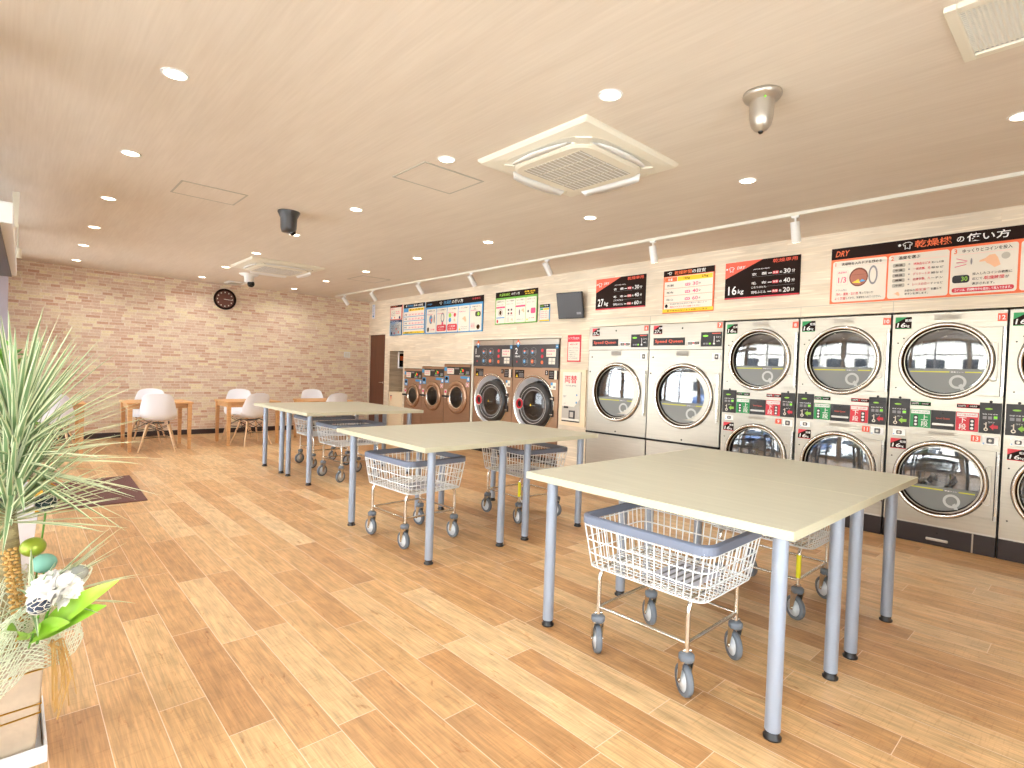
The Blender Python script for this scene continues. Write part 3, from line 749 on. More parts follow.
    m.build('rating_label', t); m = MB('grille'); m.rect(.29, .46, 1.845, 1.885, -.0006); m.mat('grey_print')
    for z in (1.882, 1.872, 1.862): m.rect(.292, .458, z-.002, z, -.0012)
    m.build('rating_label', t)
    for px, pz in ((.05, 1.66), (.05, 1.28), (.045, .70), (.05, .30), (.09, 1.70)):
        q = MB('gap'); q.cyl((px, -.002, pz), (px, .002, pz), .006, n=10); q.build('screw', t)
    # kick panel
    k = MB('kick_brown'); k.box(.006, W-.006, .004, .05, .0, .155); k.build('kick_panel', t)
    m = MB('kick_brown'); m.box(.085, .596, -.003, .004, .008, .150); m.mat('silver'); m.box(.599, .608, -.006, .004, .004, .152); m.mat('gap'); m.ell(.38, .105, .007, .007, -.0036, 10); d = m.build('lint_drawer', t)
    m = MB('steel_plain'); m.box(.309, .455, -.016, -.003, .040, .062); m.build('drawer_handle', d, bev=.006)
    return t
stack(2.770, '8', '9', 'stainless stacked dryer pair numbered 8 and 9, beside the large dryer 7')
stack(2.022, '10', '11', 'stainless stacked dryer pair numbered 10 and 11')
stack(1.274, '12', '13', 'stainless stacked dryer pair numbered 12 and 13, over a dark kick drawer')
stack(.526, '14', '15', 'stainless stacked dryer pair cut off by the right edge of the view')

def large_dryer(y_left, num, label):
    t = thing('large_dryer', label, 'dryer', (XD, y_left, 0), -PI/2, 'large twenty seven kilogram dryers')
    W = .915; cx, cz, R = .466, 1.093, .362
    b = MB('steel'); b.box(.006, W-.006, -.004, .01, 1.622, 1.915); b.hole(.006, W-.006, .572, 1.616, cx, cz, R*.87, 0)
    b.mat('gap'); b.box(.006, W-.006, .0, .01, 1.616, 1.622)
    b.mat('steel_plain'); b.box(.006, .012, .0105, .72, .545, 1.915); b.box(W-.012, W-.006, .0105, .72, .545, 1.915); b.box(.006, W-.006, .0105, .72, 1.905, 1.915); b.box(.012, W-.012, .71, .72, .01, 1.9); b.box(.006, W-.006, .0005, .70, .562, .572)
    b.mat('gap'); b.box(-.002, .004, .004, .3, 0, 1.9); b.box(.012, W-.012, .62, .63, .58, 1.90); b.box(.002, W-.002, -.012, .02, .548, .570)
    b.mat('steel'); b.box(.008, W-.008, .004, .02, .075, .545); b.mat('kick_brown'); b.box(.008, W-.008, .03, .06, 0, .075); b.build('body', t)
    glass_door(t, cx, cz, R, .874, .828, 1.362)
    m = MB('black'); m.box(.062, .466, -.010, -.004, 1.668, 1.755); m.mat('num_orange'); m.text('Speed Queen', .085, 1.688, .046, -.0106, .355); m.build('brand_plate', t, label='black plate with orange red lettering')
    m = MB('black'); m.box(.662, .900, -.010, -.004, 1.650, 1.806); y = -.0106
    m.mat('led_green'); m.ell(.715, 1.765, .032, .010, y); m.mat('num_orange'); m.rect(.79, .885, 1.786, 1.795, y); m.mat('grey_print')
    for k in range(3): m.rect(.690+k*.032, .715+k*.032, 1.672, 1.690, y)
    m.mat('led_green'); m.rect(.758, .778, 1.672, 1.690, y-.0004); m.mat('white'); m.rect(.812, .818, 1.69, 1.76, y); m.ell(.815, 1.68, .012, .010, y); m.text('コイン', .835, 1.742, .018, y); m.text('100円', .84, 1.70, .014, y); m.build('controller', t)
    m = MB('white'); kg_sticker(m, .055, .172, 1.800, 1.898, '27', 'red', -.006); m.build('capacity_sticker', t)
    m = MB('num_orange'); m.rect(.843, .901, 1.846, 1.906, -.006); m.mat('white'); m.text(num, .872, 1.858, .036, -.0066, center=True); m.build('number_plate', t)
    m = MB('white'); m.box(.500, .645, -.006, -.004, 1.668, 1.712); m.mat('sign_black'); m.rect(.504, .560, 1.674, 1.706, -.0066); m.rect(.585, .641, 1.674, 1.706, -.0066); m.mat('red'); m.rect(.563, .582, 1.682, 1.700, -.0066); m.mat('white'); m.text('100', .512, 1.682, .017, -.0072, .04); m.text('6分', .594, 1.682, .017, -.0072, .04); m.build('price_label', t)
    m = MB('white'); m.box(.795, .893, -.004, 0, 1.500, 1.580); m.mat('grey_dark'); m.rr(.825, .868, 1.512, 1.568, -.0046, .01); m.mat('silver'); m.ell(.846, 1.54, .012, .012, -.0052, 12); m.build('coin_slot', t)
    m = MB('grille'); m.rect(.36, .52, 1.545, 1.605, -.0006); m.mat('grey_print')
    for k in range(5): m.rect(.365, .515, 1.552+k*.011, 1.557+k*.011, -.0012)
    m.build('rating_label', t)
    for px, pz, py in ((.43, 1.86, -.004), (.06, 1.53, 0), (.035, 1.34, 0), (.47, .60, 0)):
        q = MB('gap'); q.cyl((px, py-.002, pz), (px, .002, pz), .010, n=12); q.build('lock', t)
    return t
large_dryer(4.612, '6', 'large stainless dryer numbered 6, beside the bill changer')
large_dryer(3.695, '7', 'large stainless dryer numbered 7, between dryer 6 and the stacked dryers')

def big_washer(y_left, num, label):
    t = thing('washer_dryer', label, 'washing machine', (XD+.01, y_left, 0), -PI/2, 'tall bronze washer dryers with black control panels')
    W = .945; cx, cz, R = .462, .850, .415
    b = MB('bronze_steel'); b.hole(.008, W-.004, .10, 1.372, cx, cz, R, 0, 64)
    b.box(.008, .014, .001, .62, .10, 1.78); b.box(W-.01, W-.004, .001, .62, .10, 1.78); b.box(.014, W-.01, .61, .62, .1, 1.78); b.mat('kick_brown'); b.box(.01, W-.006, .02, .05, 0, .10)
    b.mat('silver'); b.box(.008, W-.004, -.012, .02, 1.708, 1.785); b.mat('gap'); b.box(-.001, .008, .004, .3, 0, 1.78); b.build('body', t)
    m = MB('grey_dark'); m.box(.008, W-.004, -.014, .02, 1.376, 1.706); y = -.0146
    for r_, z in ((0, 1.600), (1, 1.462)):
        for k in range(2):
            x = .225+k*.165
            m.mat('grey_print'); m.ring2(x+.055, z, .060, .064, y, 20)
            m.mat('orange' if (r_ == 1 and k == 1) else 'blue'); m.ell(x+.035, z, .027, .030, y-.0005, 16)
            if r_ == 0: m.mat('orange'); m.ell(x+.035, z+.012, .022, .016, y-.001, 14)
            m.mat('white'); m.rect(x+.030, x+.040, z-.010, z+.010, y-.0015)
            m.mat('grey_print')
            for j in range(3): m.rect(x+.070, x+.108, z-.02+j*.016, z-.012+j*.016, y-.0005)
    for z, c_ in ((1.62, 'red'), (1.535, 'red'), (1.45, 'orange')): m.mat(c_); m.ell(.625, z, .026, .026, y-.0005, 16)
    m.mat('print_white'); m.rect(.705, .890, 1.530, 1.640, y-.0005); m.rect(.755, .880, 1.425, 1.512, y-.0005); m.mat('pink'); m.text('洗濯乾燥', .72, 1.60, .022, y-.001, .15); m.text('料金表', .72, 1.555, .022, y-.001, .10); m.mat('grey_print'); m.rect(.815, .825, 1.43, 1.508, y-.001); m.rect(.76, .875, 1.465, 1.472, y-.001)
    m.mat('white'); m.text(num, .055, 1.57, .09, y-.0005); m.text('洗濯乾燥機', .05, 1.52, .028, y-.0005, .12); m.mat('red'); m.ell(.10, 1.455, .014, .014, y-.0005, 12)
    m.build('control_panel', t)
    m = MB('orange'); dx, dz = .118, 1.728
    n = 20; P = [(dx+.045*math.cos(PI*k/n), dz+.045*math.sin(PI*k/n)) for k in range(n+1)]; m.poly([(dx+.05, dz-.0), (dx, dz+.062), (dx-.05, dz)], -.016); m.mat('blue'); m.poly([(dx-.05, dz), (dx, dz-.062), (dx+.05, dz)], -.016)
    m.mat('white'); m.ell(dx, dz, .02, .02, -.0166, 14); m.build('badge', t); m = MB('blue'); m.rect(.885, .935, 1.648, 1.70, -.0155); m.mat('white'); m.rect(.895, .925, 1.67, 1.678, -.016); m.build('corner_sticker', t)
    m = MB('sign_black'); m.rect(.055, .255, 1.215, 1.335, -.002); m.mat('yellow'); m.poly([(.07, 1.225), (.125, 1.225), (.0975, 1.27)], -.0026); m.mat('grey_print'); m.text('注意 ドラムの中', .07, 1.30, .022, -.0026, .16)
    for k in range(4): m.rect(.14, .24, 1.228+k*.017, 1.236+k*.017, -.0026)
    m.build('warning_sticker', t)
    m = MB('sign_black'); m.rect(.685, .940, 1.215, 1.338, -.002); m.mat('bronze_steel'); m.rect(.685, .750, 1.215, 1.270, -.0024); m.rect(.745, .756, 1.215, 1.338, -.0024); m.mat('print_white'); m.rect(.862, .912, 1.215, 1.338, -.0026); m.mat('white'); m.text(num, .700, 1.285, .04, -.003)
    for k in range(4): m.mat('grey_print'); m.rect(.770, .845, 1.235+k*.025, 1.243+k*.025, -.003)
    m.build('price_sticker', t)
    m = MB('print_white'); m.rect(.80, .90, 1.07, 1.17, -.002); m.mat('blue'); m.rect(.80, .84, 1.13, 1.17, -.0024); m.mat('grey_print'); m.rect(.85, .89, 1.09, 1.12, -.0024); m.build('notice_sticker', t)
    m = MB('chrome'); m.lathe([(R*1.0, .002), (R*1.0, -.016), (R*.97, -.02), (R*.93, -.012)], (cx, 0, cz), 'y', 64); m.mat('pot_white'); m.lathe([(R*.93, -.012), (R*.90, .02), (R*.84, .10), (R*.80, .12)], (cx, 0, cz), 'y', 64); m.mat('drum'); m.lathe([(R*.80, .12), (R*.80, .5), (0, .5)], (cx, 0, cz), 'y', 40); m.build('drum_opening', t)
    # heavy round door standing slightly proud of its opening
    dcx, dcz, r = cx+.055, cz-.02, .322
    d = MB('door_black'); d.lathe([(r, .05), (r*1.01, -.03), (r*.98, -.055), (r*.90, -.066), (r*.74, -.066), (r*.70, -.050)], (dcx, 0, dcz), 'y', 56)
    d.mat('grey_print'); d.lathe([(r*.70, -.050), (r*.685, -.053), (r*.66, -.05)], (dcx, 0, dcz), 'y', 48); dd = d.build('door', t)
    g = MB('washer_glass'); g.lathe([(r*.68, -.048), (r*.5, -.060), (r*.25, -.068), (0, -.070)], (dcx, 0, dcz), 'y', 40); g.build('glass', dd)
    g = MB('white'); g.text('JAPAN  WASH', dcx-.13, dcz+r*.78, .018, -.067, .22) if False else g.ring2(dcx, dcz+.001, r*.80, r*.815, -.0665, 40)
    g.mat('yellow'); g.poly([(dcx-.055, dcz-.01), (dcx-.015, dcz-.01), (dcx-.035, dcz+.025)], -.073); g.mat('grey_print'); g.rect(dcx-.01, dcx+.06, dcz-.005, dcz+.003, -.073)
    for k in range(5): g.ell(dcx-.07+k*.035, dcz-.16+abs(k-2)*.012, .014, .012, -.054-.001, 12)
    g.build('door_print', dd)
    h = MB('red'); hx, hz = dcx-r*.83, dcz+.01
    h.lathe([(.072, -.066), (.074, -.086), (.064, -.094), (.054, -.084), (.050, -.066)], (hx+.004, 0, hz), 'y', 28, sx=.85); h.mat('white'); h.lathe([(.086, -.058), (.086, -.078), (.073, -.083)], (hx-.012, 0, hz), 'y', 28, sx=.85); h.mat('gap'); h.ell(hx+.004, hz, .044, .050, -.069, 20); h.build('lock_handle', dd, label='red and white ring handle')
    k = MB('chrome'); k.box(dcx+r*.93, dcx+r*1.10, -.035, -.02, dcz+.10, dcz+.12); k.box(dcx+r*.93, dcx+r*1.10, -.035, -.02, dcz-.12, dcz-.10); k.mat('black'); k.box(dcx+r*1.0, dcx+r*1.10, -.03, .01, dcz-.14, dcz+.14); k.build('hinge', dd, bev=.004)
    return t
big_washer(7.030, '1', 'tall bronze washer dryer with black panel, the one toward the small washers')
big_washer(6.085, '2', 'tall bronze washer dryer with black panel, the one toward the bill changer')

def small_washer(y_left, W, H, label):
    k = H/1.40; z0 = 0
    t = thing('small_washer', label, 'washing machine', (XD+.01, y_left, 0), -PI/2, 'small bronze washers in a stepped row')
    cx, cz, R = .376*W/.715, .838*(.30+.70*k), .262*(.25+.75*k)*W/.715
    if W < .66: R *= 1.0
    b = MB('bronze_steel'); b.hole(.006, W-.006, .03, H-.18, cx, cz, R*.80, 0, 56); b.box(.006, W-.006, -.008, .02, H-.18, H)
    b.box(.006, .012, .001, .6, .03, H-.19); b.box(W-.012, W-.006, .001, .6, .03, H-.19); b.box(.006, W-.006, .02, .6, H-.18, H); b.box(.012, W-.012, .59, .6, .03, H-.18); b.mat('gap'); b.box(-.003, .005, .004, .3, 0, H-.01); b.box(.006, W-.006, .0, .0015, .235, .238); b.mat('kick_brown'); b.box(.01, W-.01, .02, .05, 0, .03); b.build('body', t)
    m = MB('black'); s = W/.715; m.box(.09*s, W-.006, -.012, -.008, H-.178, H-.04); y = -.0126
    m.mat('print_white'); m.rect(.095*s, .285*s, H-.165, H-.065, y); m.mat('pink'); m.text('洗濯料金', .11*s, H-.095, .018, y-.0005, .15*s); m.text('300円', .12*s, H-.14, .024, y-.0005, .12*s)
    m.mat('grey_print'); m.rect(.30*s, .42*s, H-.08, H-.055, y); m.mat('led_red'); m.ell(.53*s, H-.10, .022, .022, y-.0005, 14); m.mat('led_green'); m.ell(.47*s, H-.12, .018, .016, y-.0005, 14); m.ell(.50*s, H-.08, .014, .012, y-.0005, 14)
    m.mat('grey_print'); m.rect(.43*s, .55*s, H-.17, H-.14, y); m.rect(.61*s, .69*s, H-.16, H-.11, y); m.mat('led_green'); m.rect(.60*s, .62*s, H-.165, H-.155, y-.0005); m.build('control_panel', t)
    m = MB('blue'); m.rect(.010, .08*s, H-.115, H-.05, -.0095); m.rr(.016, .135*s, H-.32, H-.20, -.0015, .01); m.rect(.455*s, .62*s, H-.235, H-.195, -.0015); m.rect(.62*s, .70*s, H-.28, H-.20, -.0012); m.mat('sign_black'); m.ell(.07*s, H-.245, .04*s, .028, -.002, 16); m.mat('white'); m.text('洗濯', .04*s, H-.31, .03, -.002, .07*s); m.ell(.66*s, H-.24, .02, .028, -.0018, 14)
    m.mat('print_white'); m.rect(.01, .085*s, cz-.03, cz+.12, -.0015); m.rect(.60*s, .685*s, H-.37, H-.30, -.0015); m.mat('pink'); m.ring2(.643*s, H-.335, .022, .034, -.002, 18); m.rect(.02, .075*s, cz+.06, cz+.10, -.002); m.build('instruction_sticker', t)
    d = MB('bronze_ring'); d.lathe([(R*1.05, .0), (R*1.05, -.022), (R*1.0, -.034), (R*.90, -.038), (R*.80, -.034), (R*.72, -.026)], (cx, 0, cz), 'y', 56); d.mat('chrome'); d.lathe([(R*.72, -.026), (R*.68, -.027), (R*.66, -.02)], (cx, 0, cz), 'y', 48); dd = d.build('door', t)
    g = MB('washer_glass'); g.lathe([(R*.66, -.02), (R*.45, -.035), (R*.2, -.042), (0, -.044)], (cx, 0, cz), 'y', 40); g.build('glass', dd)
    h = MB('black'); h.box(.008, cx-R*.74, -.05, -.036, cz-.012, cz+.022); h.box(.008, .03, -.05, 0, cz-.012, cz+.022); h.build('handle', dd, bev=.004)
    q = MB('drum'); q.lathe([(R*.68, 0), (R*.82, .05), (R*.82, .45), (0, .45)], (cx, 0, cz), 'y', 36)
    for a in (.5, 2.6, 4.7): q.cyl((cx+R*.74*math.cos(a), .08, cz+R*.74*math.sin(a)), (cx+R*.74*math.cos(a), .44, cz+R*.74*math.sin(a)), .025, n=8)
    q.mat('gap'); q.box(.012, W-.012, .5, .51, .05, H-.19); q.build('drum', dd)
    return t
small_washer(9.155, .610, 1.292, 'small bronze washer, the lowest of the stepped three, beside the niche')
small_washer(8.545, .695, 1.345, 'small bronze washer in the middle of the stepped three')
small_washer(7.845, .735, 1.392, 'small bronze washer, the tallest of the stepped three, beside the tall washers')

# bill changer, service cabinet and niche device
t = thing('bill_changer', 'white money changer with two red characters in the wall between washer and dryer', 'money changer', (XC-.032, 5.055, 0), -PI/2)
m = MB('cabinet_cream'); m.box(-.03, .42, .008, .030, .60, 1.36); m.build('surround', t)
m = MB('off_white'); m.box(.03, .345, -.012, .008, .655, 1.325); m.mat('silver'); m.rect(.03, .345, .70, .86, -.0126); m.mat('grille'); m.poly([(.03, .86), (.345, .86), (.345, .97), (.25, .86)], -.013); m.mat('kick_brown'); m.rect(.03, .345, .655, .672, -.0126); m.build('faceplate', t, bev=.002)
m = MB('red'); m.text('両替', .065, 1.175, .105, -.0136, .22); m.mat('grey_print'); m.text('千円札専用', .08, 1.13, .022, -.0136, .19); m.rect(.05, .11, 1.0, 1.004, -.0136); m.text('お札', .05, .98, .022, -.0136); m.text('入口', .06, .89, .018, -.0136); m.build('lettering', t)
m = MB('black'); m.box(.07, .145, -.022, -.012, .835, .862); m.build('bill_slot', t, bev=.002)
m = MB('grey_dark'); m.box(.165, .265, -.022, -.012, .70, .81); m.mat('silver'); m.box(.185, .245, -.024, -.022, .72, .79); m.build('coin_tray', t, bev=.003)
m = MB('blue'); m.ell(.285, .92, .012, .016, -.0136, 14); m.ell(.29, 1.02, .010, .014, -.0136, 14); m.build('button', t)
t = thing('service_cabinet', 'cream cabinet standing in the niche with a small orange drop mark', 'cabinet', (XC+.014, NY1-.002, 0), -PI/2)
m = MB('cabinet_cream'); m.box(.005, .520, .0, .40, 0, .82); m.build('body', t)
m = MB('cabinet_cream'); m.box(.012, .514, -.012, 0, .02, .81); d = m.build('door', t, bev=.002)
m = MB('orange'); m.poly([(.075, .74), (.125, .74), (.10, .63)], -.0126); m.mat('navy'); m.rect(.07, .13, .74, .752, -.0126); m.build('drop_mark', d)
t = thing('payment_terminal', 'white wall box with dark screen and orange mark inside the niche', 'terminal', (5.775, 9.741, 1.29), 0)
m = MB('white'); m.box(0, .13, -.05, 0, 0, .33); m.build('casing', t, bev=.015)
m = MB('black_gloss'); m.box(.015, .115, -.054, -.05, .03, .30); m.mat('orange'); m.box(.03, .10, -.055, -.054, .16, .25); m.build('screen', t)
m = MB('navy'); m.box(.02, .11, -.045, 0, .33, .37); m.build('top_unit', t, bev=.004)

# ------------------------------------------------------------------ signs on the machine wall
def wy(y): 
    k = (XW(y)-.015)/5.584; k = (XW(y*k)-.015)/5.584
    return y*k, k
def wz(z, k): return 1.305+(z-1.305)*k
class Sign:
    def __init__(s, label, yl, yr, zt, zb, edge='sign_black', cat='sign', name='wall_sign', group=None, flat=False):
        a, k = wy(yl); b, _ = wy(yr); s.W = a-b; zt = wz(zt, k); zb = wz(zb, k); s.H = zt-zb; X0 = XW(a)-.004; rz = RZ
        if flat: a, s.W, s.H, zb, X0, rz = yl, yl-yr, s.H/k, 1.305+(zb-1.305)/k, XC-.001, -PI/2
        s.t = thing(name, label, cat, (X0, a, zb), rz, group)
        s.b = MB(edge); s.b.box(0, s.W, -.010, 0, 0, s.H); s.l = s.b; s.y = -.011
    def r(s, m, x0, x1, z0, z1, lay=0): s.b.mat(m); s.b.rect(x0*s.W, x1*s.W, z0*s.H, z1*s.H, s.y-.0007*lay); return s
    def rr(s, m, x0, x1, z0, z1, lay=1, r=.012): s.b.mat(m); s.b.rr(x0*s.W, x1*s.W, z0*s.H, z1*s.H, s.y-.0007*lay, r); return s
    def e(s, m, cx, cz, rx, rz, lay=2): s.b.mat(m); s.b.ell(cx*s.W, cz*s.H, rx, rz, s.y-.0007*lay, 20); return s
    def T(s, m, tx, x, z, h, w=None, slant=0, center=False):
        s.l.mat(m); s.l.text(tx, x*s.W, z*s.H, h*s.H, s.y-.006, None if w is None else w*s.W, slant, center); return s
    def done(s):
        s.b.build('board', s.t); return s.t
def blob(s, m, cx, cz, sc):   # pointing hand
    pts = [(-.9, .1), (-.3, .35), (.1, .75), (.7, .8), (1.0, .3), (1.3, -.7), (.7, -1), (.3, -.6), (-.1, -.35), (-.3, -.05), (-.9, -.1)]
    s.b.mat(m); s.b.poly([(cx*s.W+a*sc, cz*s.H+b*sc) for a, b in pts], s.y-.0014)
def shirt(s, m, cx, cz, sc):
    s.b.mat(m); P = [(-1, .5), (-.4, .9), (.4, .9), (1, .5), (.8, .1), (.5, .3), (.5, -.8), (-.1, -.5), (-.5, -.8), (-.5, .3), (-.8, .1)]
    s.b.tube([(cx*s.W+a*sc, s.y-.002, cz*s.H+b*sc) for a, b in P], .0035, 4, closed=True); s.b.ell(cx*s.W-1.7*sc, cz*s.H+.35*sc, sc*.32, sc*.32, s.y-.0014, 14)

# dryer instructions
s = Sign('long orange bordered dryer instruction sign headed DRY above dryers 10 to 13', 1.772, -.02, 2.535, 2.020)
s.r('orange', 0, 1, 0, .80)
s.T('orange', 'DRY', .02, .845, .10, .058, .2); shirt(s, 'white', .325, .895, .034)
s.T('orange', '乾燥機', .353, .845, .12, .138); s.T('white', 'の', .508, .855, .085, .026); s.T('white', '使い方', .543, .845, .12, .143)
pw = .245
for k in range(4):
    x0 = (.009, .252, .490, .722)[k]; w_ = (.236, .232, .224, .27)[k]; s.rr('print_white', x0, x0+w_, .045, .765, 1, .02); s.r('pale_pink', x0+.004, x0+w_-.004, .655, .662, 2)
X = .009
s.T('orange', '1', X+.012, .675, .065); s.T('sign_black', '洗濯物を入れドアを閉める', X+.04, .68, .05, .175)
s.rr('pale_pink', X+.02, X+.072, .34, .60, 2, .01); s.rr('print_white', X+.022, X+.070, .345, .595, 3, .01); s.T('pink', '洗濯物は', X+.026, .545, .035, .04); s.T('pink', '1/3', X+.028, .38, .10, .036)
s.e('print_brown', X+.118, .46, .075, .085, 2); s.e('print_rust', X+.118, .455, .066, .072, 3); s.r('print_brown', X+.085, X+.150, .50, .505, 4); s.e('grey_print', X+.180, .475, .036, .085, 2); s.e('print_white', X+.180, .475, .024, .066, 3)
s.b.mat('yellow'); s.b.poly([((X+.09)*s.W, .37*s.H), ((X+.118)*s.W, .42*s.H), ((X+.13)*s.W, .35*s.H)], s.y-.0035); s.b.mat('blue'); s.b.poly([((X+.12)*s.W, .37*s.H), ((X+.135)*s.W, .42*s.H), ((X+.15)*s.W, .38*s.H)], s.y-.0036)
s.T('grey_print', 'ドラム内に', X+.02, .23, .04, .05); s.T('red', '汚れ・異物・忘れ物', X+.02, .155, .05, .10); s.T('sign_black', '残ってないか', X+.125, .16, .04, .06); s.T('red', 'よく確認', X+.015, .08, .05, .05); s.T('sign_black', 'してから、洗濯物を入れてください。', X+.068, .085, .04, .15)
X = .252
s.T('orange', '2', X+.01, .675, .065); s.T('sign_black', '温度を選ぶ', X+.04, .68, .055, .085)
for k, (a, b) in enumerate((('高温', '綿製品など水洗いした物'), ('中温', '一般衣類、毛布など'), ('低温', 'デリケート衣類など'), ('送風', '化繊衣類、カーテン'), ('冷却', 'レースのカーテンなど'))):
    z = .585-k*.083
    s.rr('grille', X+.018, X+.068, z-.028, z+.036, 2, .01); s.T('sign_black', a, X+.028, z-.012, .034, .03); s.T('grey_print', '※', X+.08, z-.005, .025); s.T('red', b[:6], X+.10, z-.018, .042, .065); s.T('sign_black', b[6:], X+.168, z-.016, .032, .045)
blob(s, 'skin_print', X+.037, .12, .020); s.T('sign_black', 'お好みの', X+.07, .145, .035, .04); s.T('red', '設定温度', X+.112, .145, .04, .055); s.T('sign_black', 'を選んで', X+.17, .145, .035, .04); s.T('sign_black', 'ボタンを押します。', X+.07, .09, .035, .09)
X = .490
s.T('orange', '3', X+.01, .675, .075); s.T('sign_black', 'ゆっくりとコインを投入', X+.04, .68, .055, .165)
blob(s, 'skin_print', X+.128, .53, .058); s.e('grille', X+.185, .58, .026, .026, 3); s.e('grey_print', X+.072, .54, .006, .026, 3); s.b.mat('pink')
for a, b in (((.02, .60), (.058, .55)), ((.02, .535), (.055, .54)), ((.015, .47), (.055, .50))): s.b.tube([((X+a[0])*s.W, s.y-.002, a[1]*s.H), ((X+b[0])*s.W, s.y-.002, b[1]*s.H)], .003, 4)
s.rr('black', X+.008, X+.068, .22, .34, 2, .02); s.T('lime', '30', X+.040, .245, .07, .022)
s.T('sign_black', '投入したコインの枚数に', X+.078, .325, .04, .13); s.T('sign_black', '応じて、', X+.078, .25, .04, .04); s.T('red', '乾燥時間', X+.118, .245, .055, .065); s.T('sign_black', 'が', X+.187, .25, .04); s.T('sign_black', '表示されます。', X+.078, .175, .04, .075)
s.rr('red', X+.008, X+.216, .075, .145, 2, .016); s.T('white', 'コインは、機械動作中も追加して投入できます。', X+.018, .09, .04, .19)
X = .722
s.T('orange', '4', X+.01, .675, .07); s.T('sign_black', 'スタートボタンを押す', X+.04, .68, .055, .16); blob(s, 'skin_print', X+.13, .45, .06); s.e('red', X+.07, .47, .022, .022, 3); s.T('sign_black', '乾燥を開始します。', X+.03, .16, .05, .16)
s.done()

def price_sign(label, yl, yr, zt, zb, kg, rows):
    s = Sign(label, yl, yr, zt, zb); s.r('red', 0, 1, 0, .035)
    s.b.mat('num_orange'); s.b.poly([(0, s.H*.56), (s.W*.52, s.H), (0, s.H)], s.y-.0007); shirt(s, 'white', .09, .80, .030); s.T('white', 'DRY', .17, .80, .075, .11, .2)
    s.T('num_orange', '乾燥専用', .655, .865, .10, .31); s.T('white', kg, .055, .11, .24, .12); s.T('white', 'kg', .19, .10, .15, .08, .1)
    for k, (a, b, c) in enumerate(rows):
        z = .58-k*.24; s.T('white', a, .38, z, .075, .2); s.T('white', '―', .60, z+.02, .02, .05); s.rr('red', .655, .735, z-.005, z+.075, 2, .008); s.T('white', '洗濯', .663, z+.01, .05, .064); s.T('white', '約', .75, z, .06); s.T('white', b, .80, z-.015, .12, .085); s.T('white', c, .90, z-.005, .08)
        if k == 1: s.T('white', 'こたつぶとん', .38, z-.10, .055, .2)
    s.T('white', '(標準容量の場合)', .40, .73, .03, .22)
    s.r('grey_print', .38, .94, .545, .549, 2); s.r('grey_print', .38, .94, .27, .274, 2)
    s.done()
price_sign('black sign reading 16kg with a red corner marked DRY', 2.789, 2.041, 2.526, 2.144, '16', (('衣　類', '30', '分'), ('毛　布', '40', '分'), ('羽毛ふとん', '20', '分')))
price_sign('black sign reading 27kg with a red corner marked DRY', 4.530, 3.779, 2.529, 2.136, '27', (('衣　類', '30', '分'), ('毛　布', '40', '分'), ('羽毛ふとん', '60', '分')))
s = Sign('yellow bordered drying time guide between the 27kg and 16kg signs', 3.536, 2.912, 2.526, 2.038, 'orange')
s.r('sign_black', 0, 1, .865, 1); shirt(s, 'white', .14, .93, .018); s.T('orange', '乾燥時間', .23, .885, .09, .34); s.T('white', 'の目安', .58, .885, .085, .26)
s.r('print_white', .025, .975, .10, .85); s.r('orange', .03, .28, .735, .84, 1); s.r('yellow', .29, .97, .735, .84, 1); s.T('white', '容量', .10, .755, .06); s.T('sign_black', '16kg', .42, .755, .06, .12); s.T('sign_black', '27kg', .77, .755, .06, .12)
for k, (a, b) in enumerate((('衣類', '30'), ('毛布', '40'), ('羽毛ふとん', '60'))):
    z = .62-k*.165; s.r('orange', .03, .97, z-.05, z-.043, 1); s.T('sign_black', a, .08, z, .05, .14); s.rr('pink', .45, .55, z-.01, z+.05, 2, .01); s.T('white', '洗濯', .46, z, .04, .08); s.T('pink', b, .60, z-.015, .08, .11); s.T('sign_black', '分', .72, z, .045)
s.r('yellow', .0, 1, .02, .095, 1); s.e('sign_black', .08, .17, .018, .022); s.T('grey_print', '乾燥時間は洗濯物の量や種類により', .16, .19, .035, .72); s.T('red', '異なりますのでご注意ください', .16, .125, .035, .6); s.T('sign_black', '取り忘れのないようお願いします', .1, .035, .04, .8)
s.done()

def col_sign(s, edge, n, x0=.015, x1=.985, z0=.03, z1=.76):
    s.r(edge, 0, 1, 0, .82); w = (x1-x0)/n
    for k in range(n): s.rr('print_white', x0+k*w+.004, x0+(k+1)*w-.004, z0, z1, 1, .012)
    return [x0+k*w for k in range(n)], w
s = Sign('wide blue bordered washer instruction sign above the washers', 8.475, 6.826, 2.519, 1.935)
X, w = col_sign(s, 'blue', 5); s.T('blue', 'WASH', .03, .88, .055, .09, .2); shirt(s, 'white', .29, .905, .028); s.T('blue', '洗濯機', .34, .86, .10, .14); s.T('white', 'の使い方', .49, .86, .10, .19); s.T('red', '注意事項', .83, .90, .05, .13)
for k, (a, b) in enumerate((('洗濯物を入れる', '1'), ('ドアを閉める', '2'), ('コースを選ぶ', '3'), ('コインを投入', '4'), ('洗濯スタート', '5'))):
    s.T('blue', b, X[k]+.008, .67, .06); s.T('sign_black', a, X[k]+.045, .68, .04, w-.07)
    s.T('pink', '洗濯の前に', X[k]+.02, .58, .03, w-.08)
s.e('grey_print', X[0]+.09, .44, .055, .085); s.e('blue', X[0]+.085, .44, .04, .06, 3); s.e('orange', X[0]+.10, .42, .02, .035, 4); s.e('grey_print', X[0]+.155, .45, .022, .08, 3); s.e('sign_black', X[0]+.04, .13, .03, .045); s.T('pink', '確認', X[0]+.09, .1, .05, .08)
s.e('grey_print', X[1]+.115, .47, .055, .09); s.e('print_white', X[1]+.115, .47, .035, .06, 3); s.r('pink', X[1]+.10, X[1]+.13, .26, .34, 2)
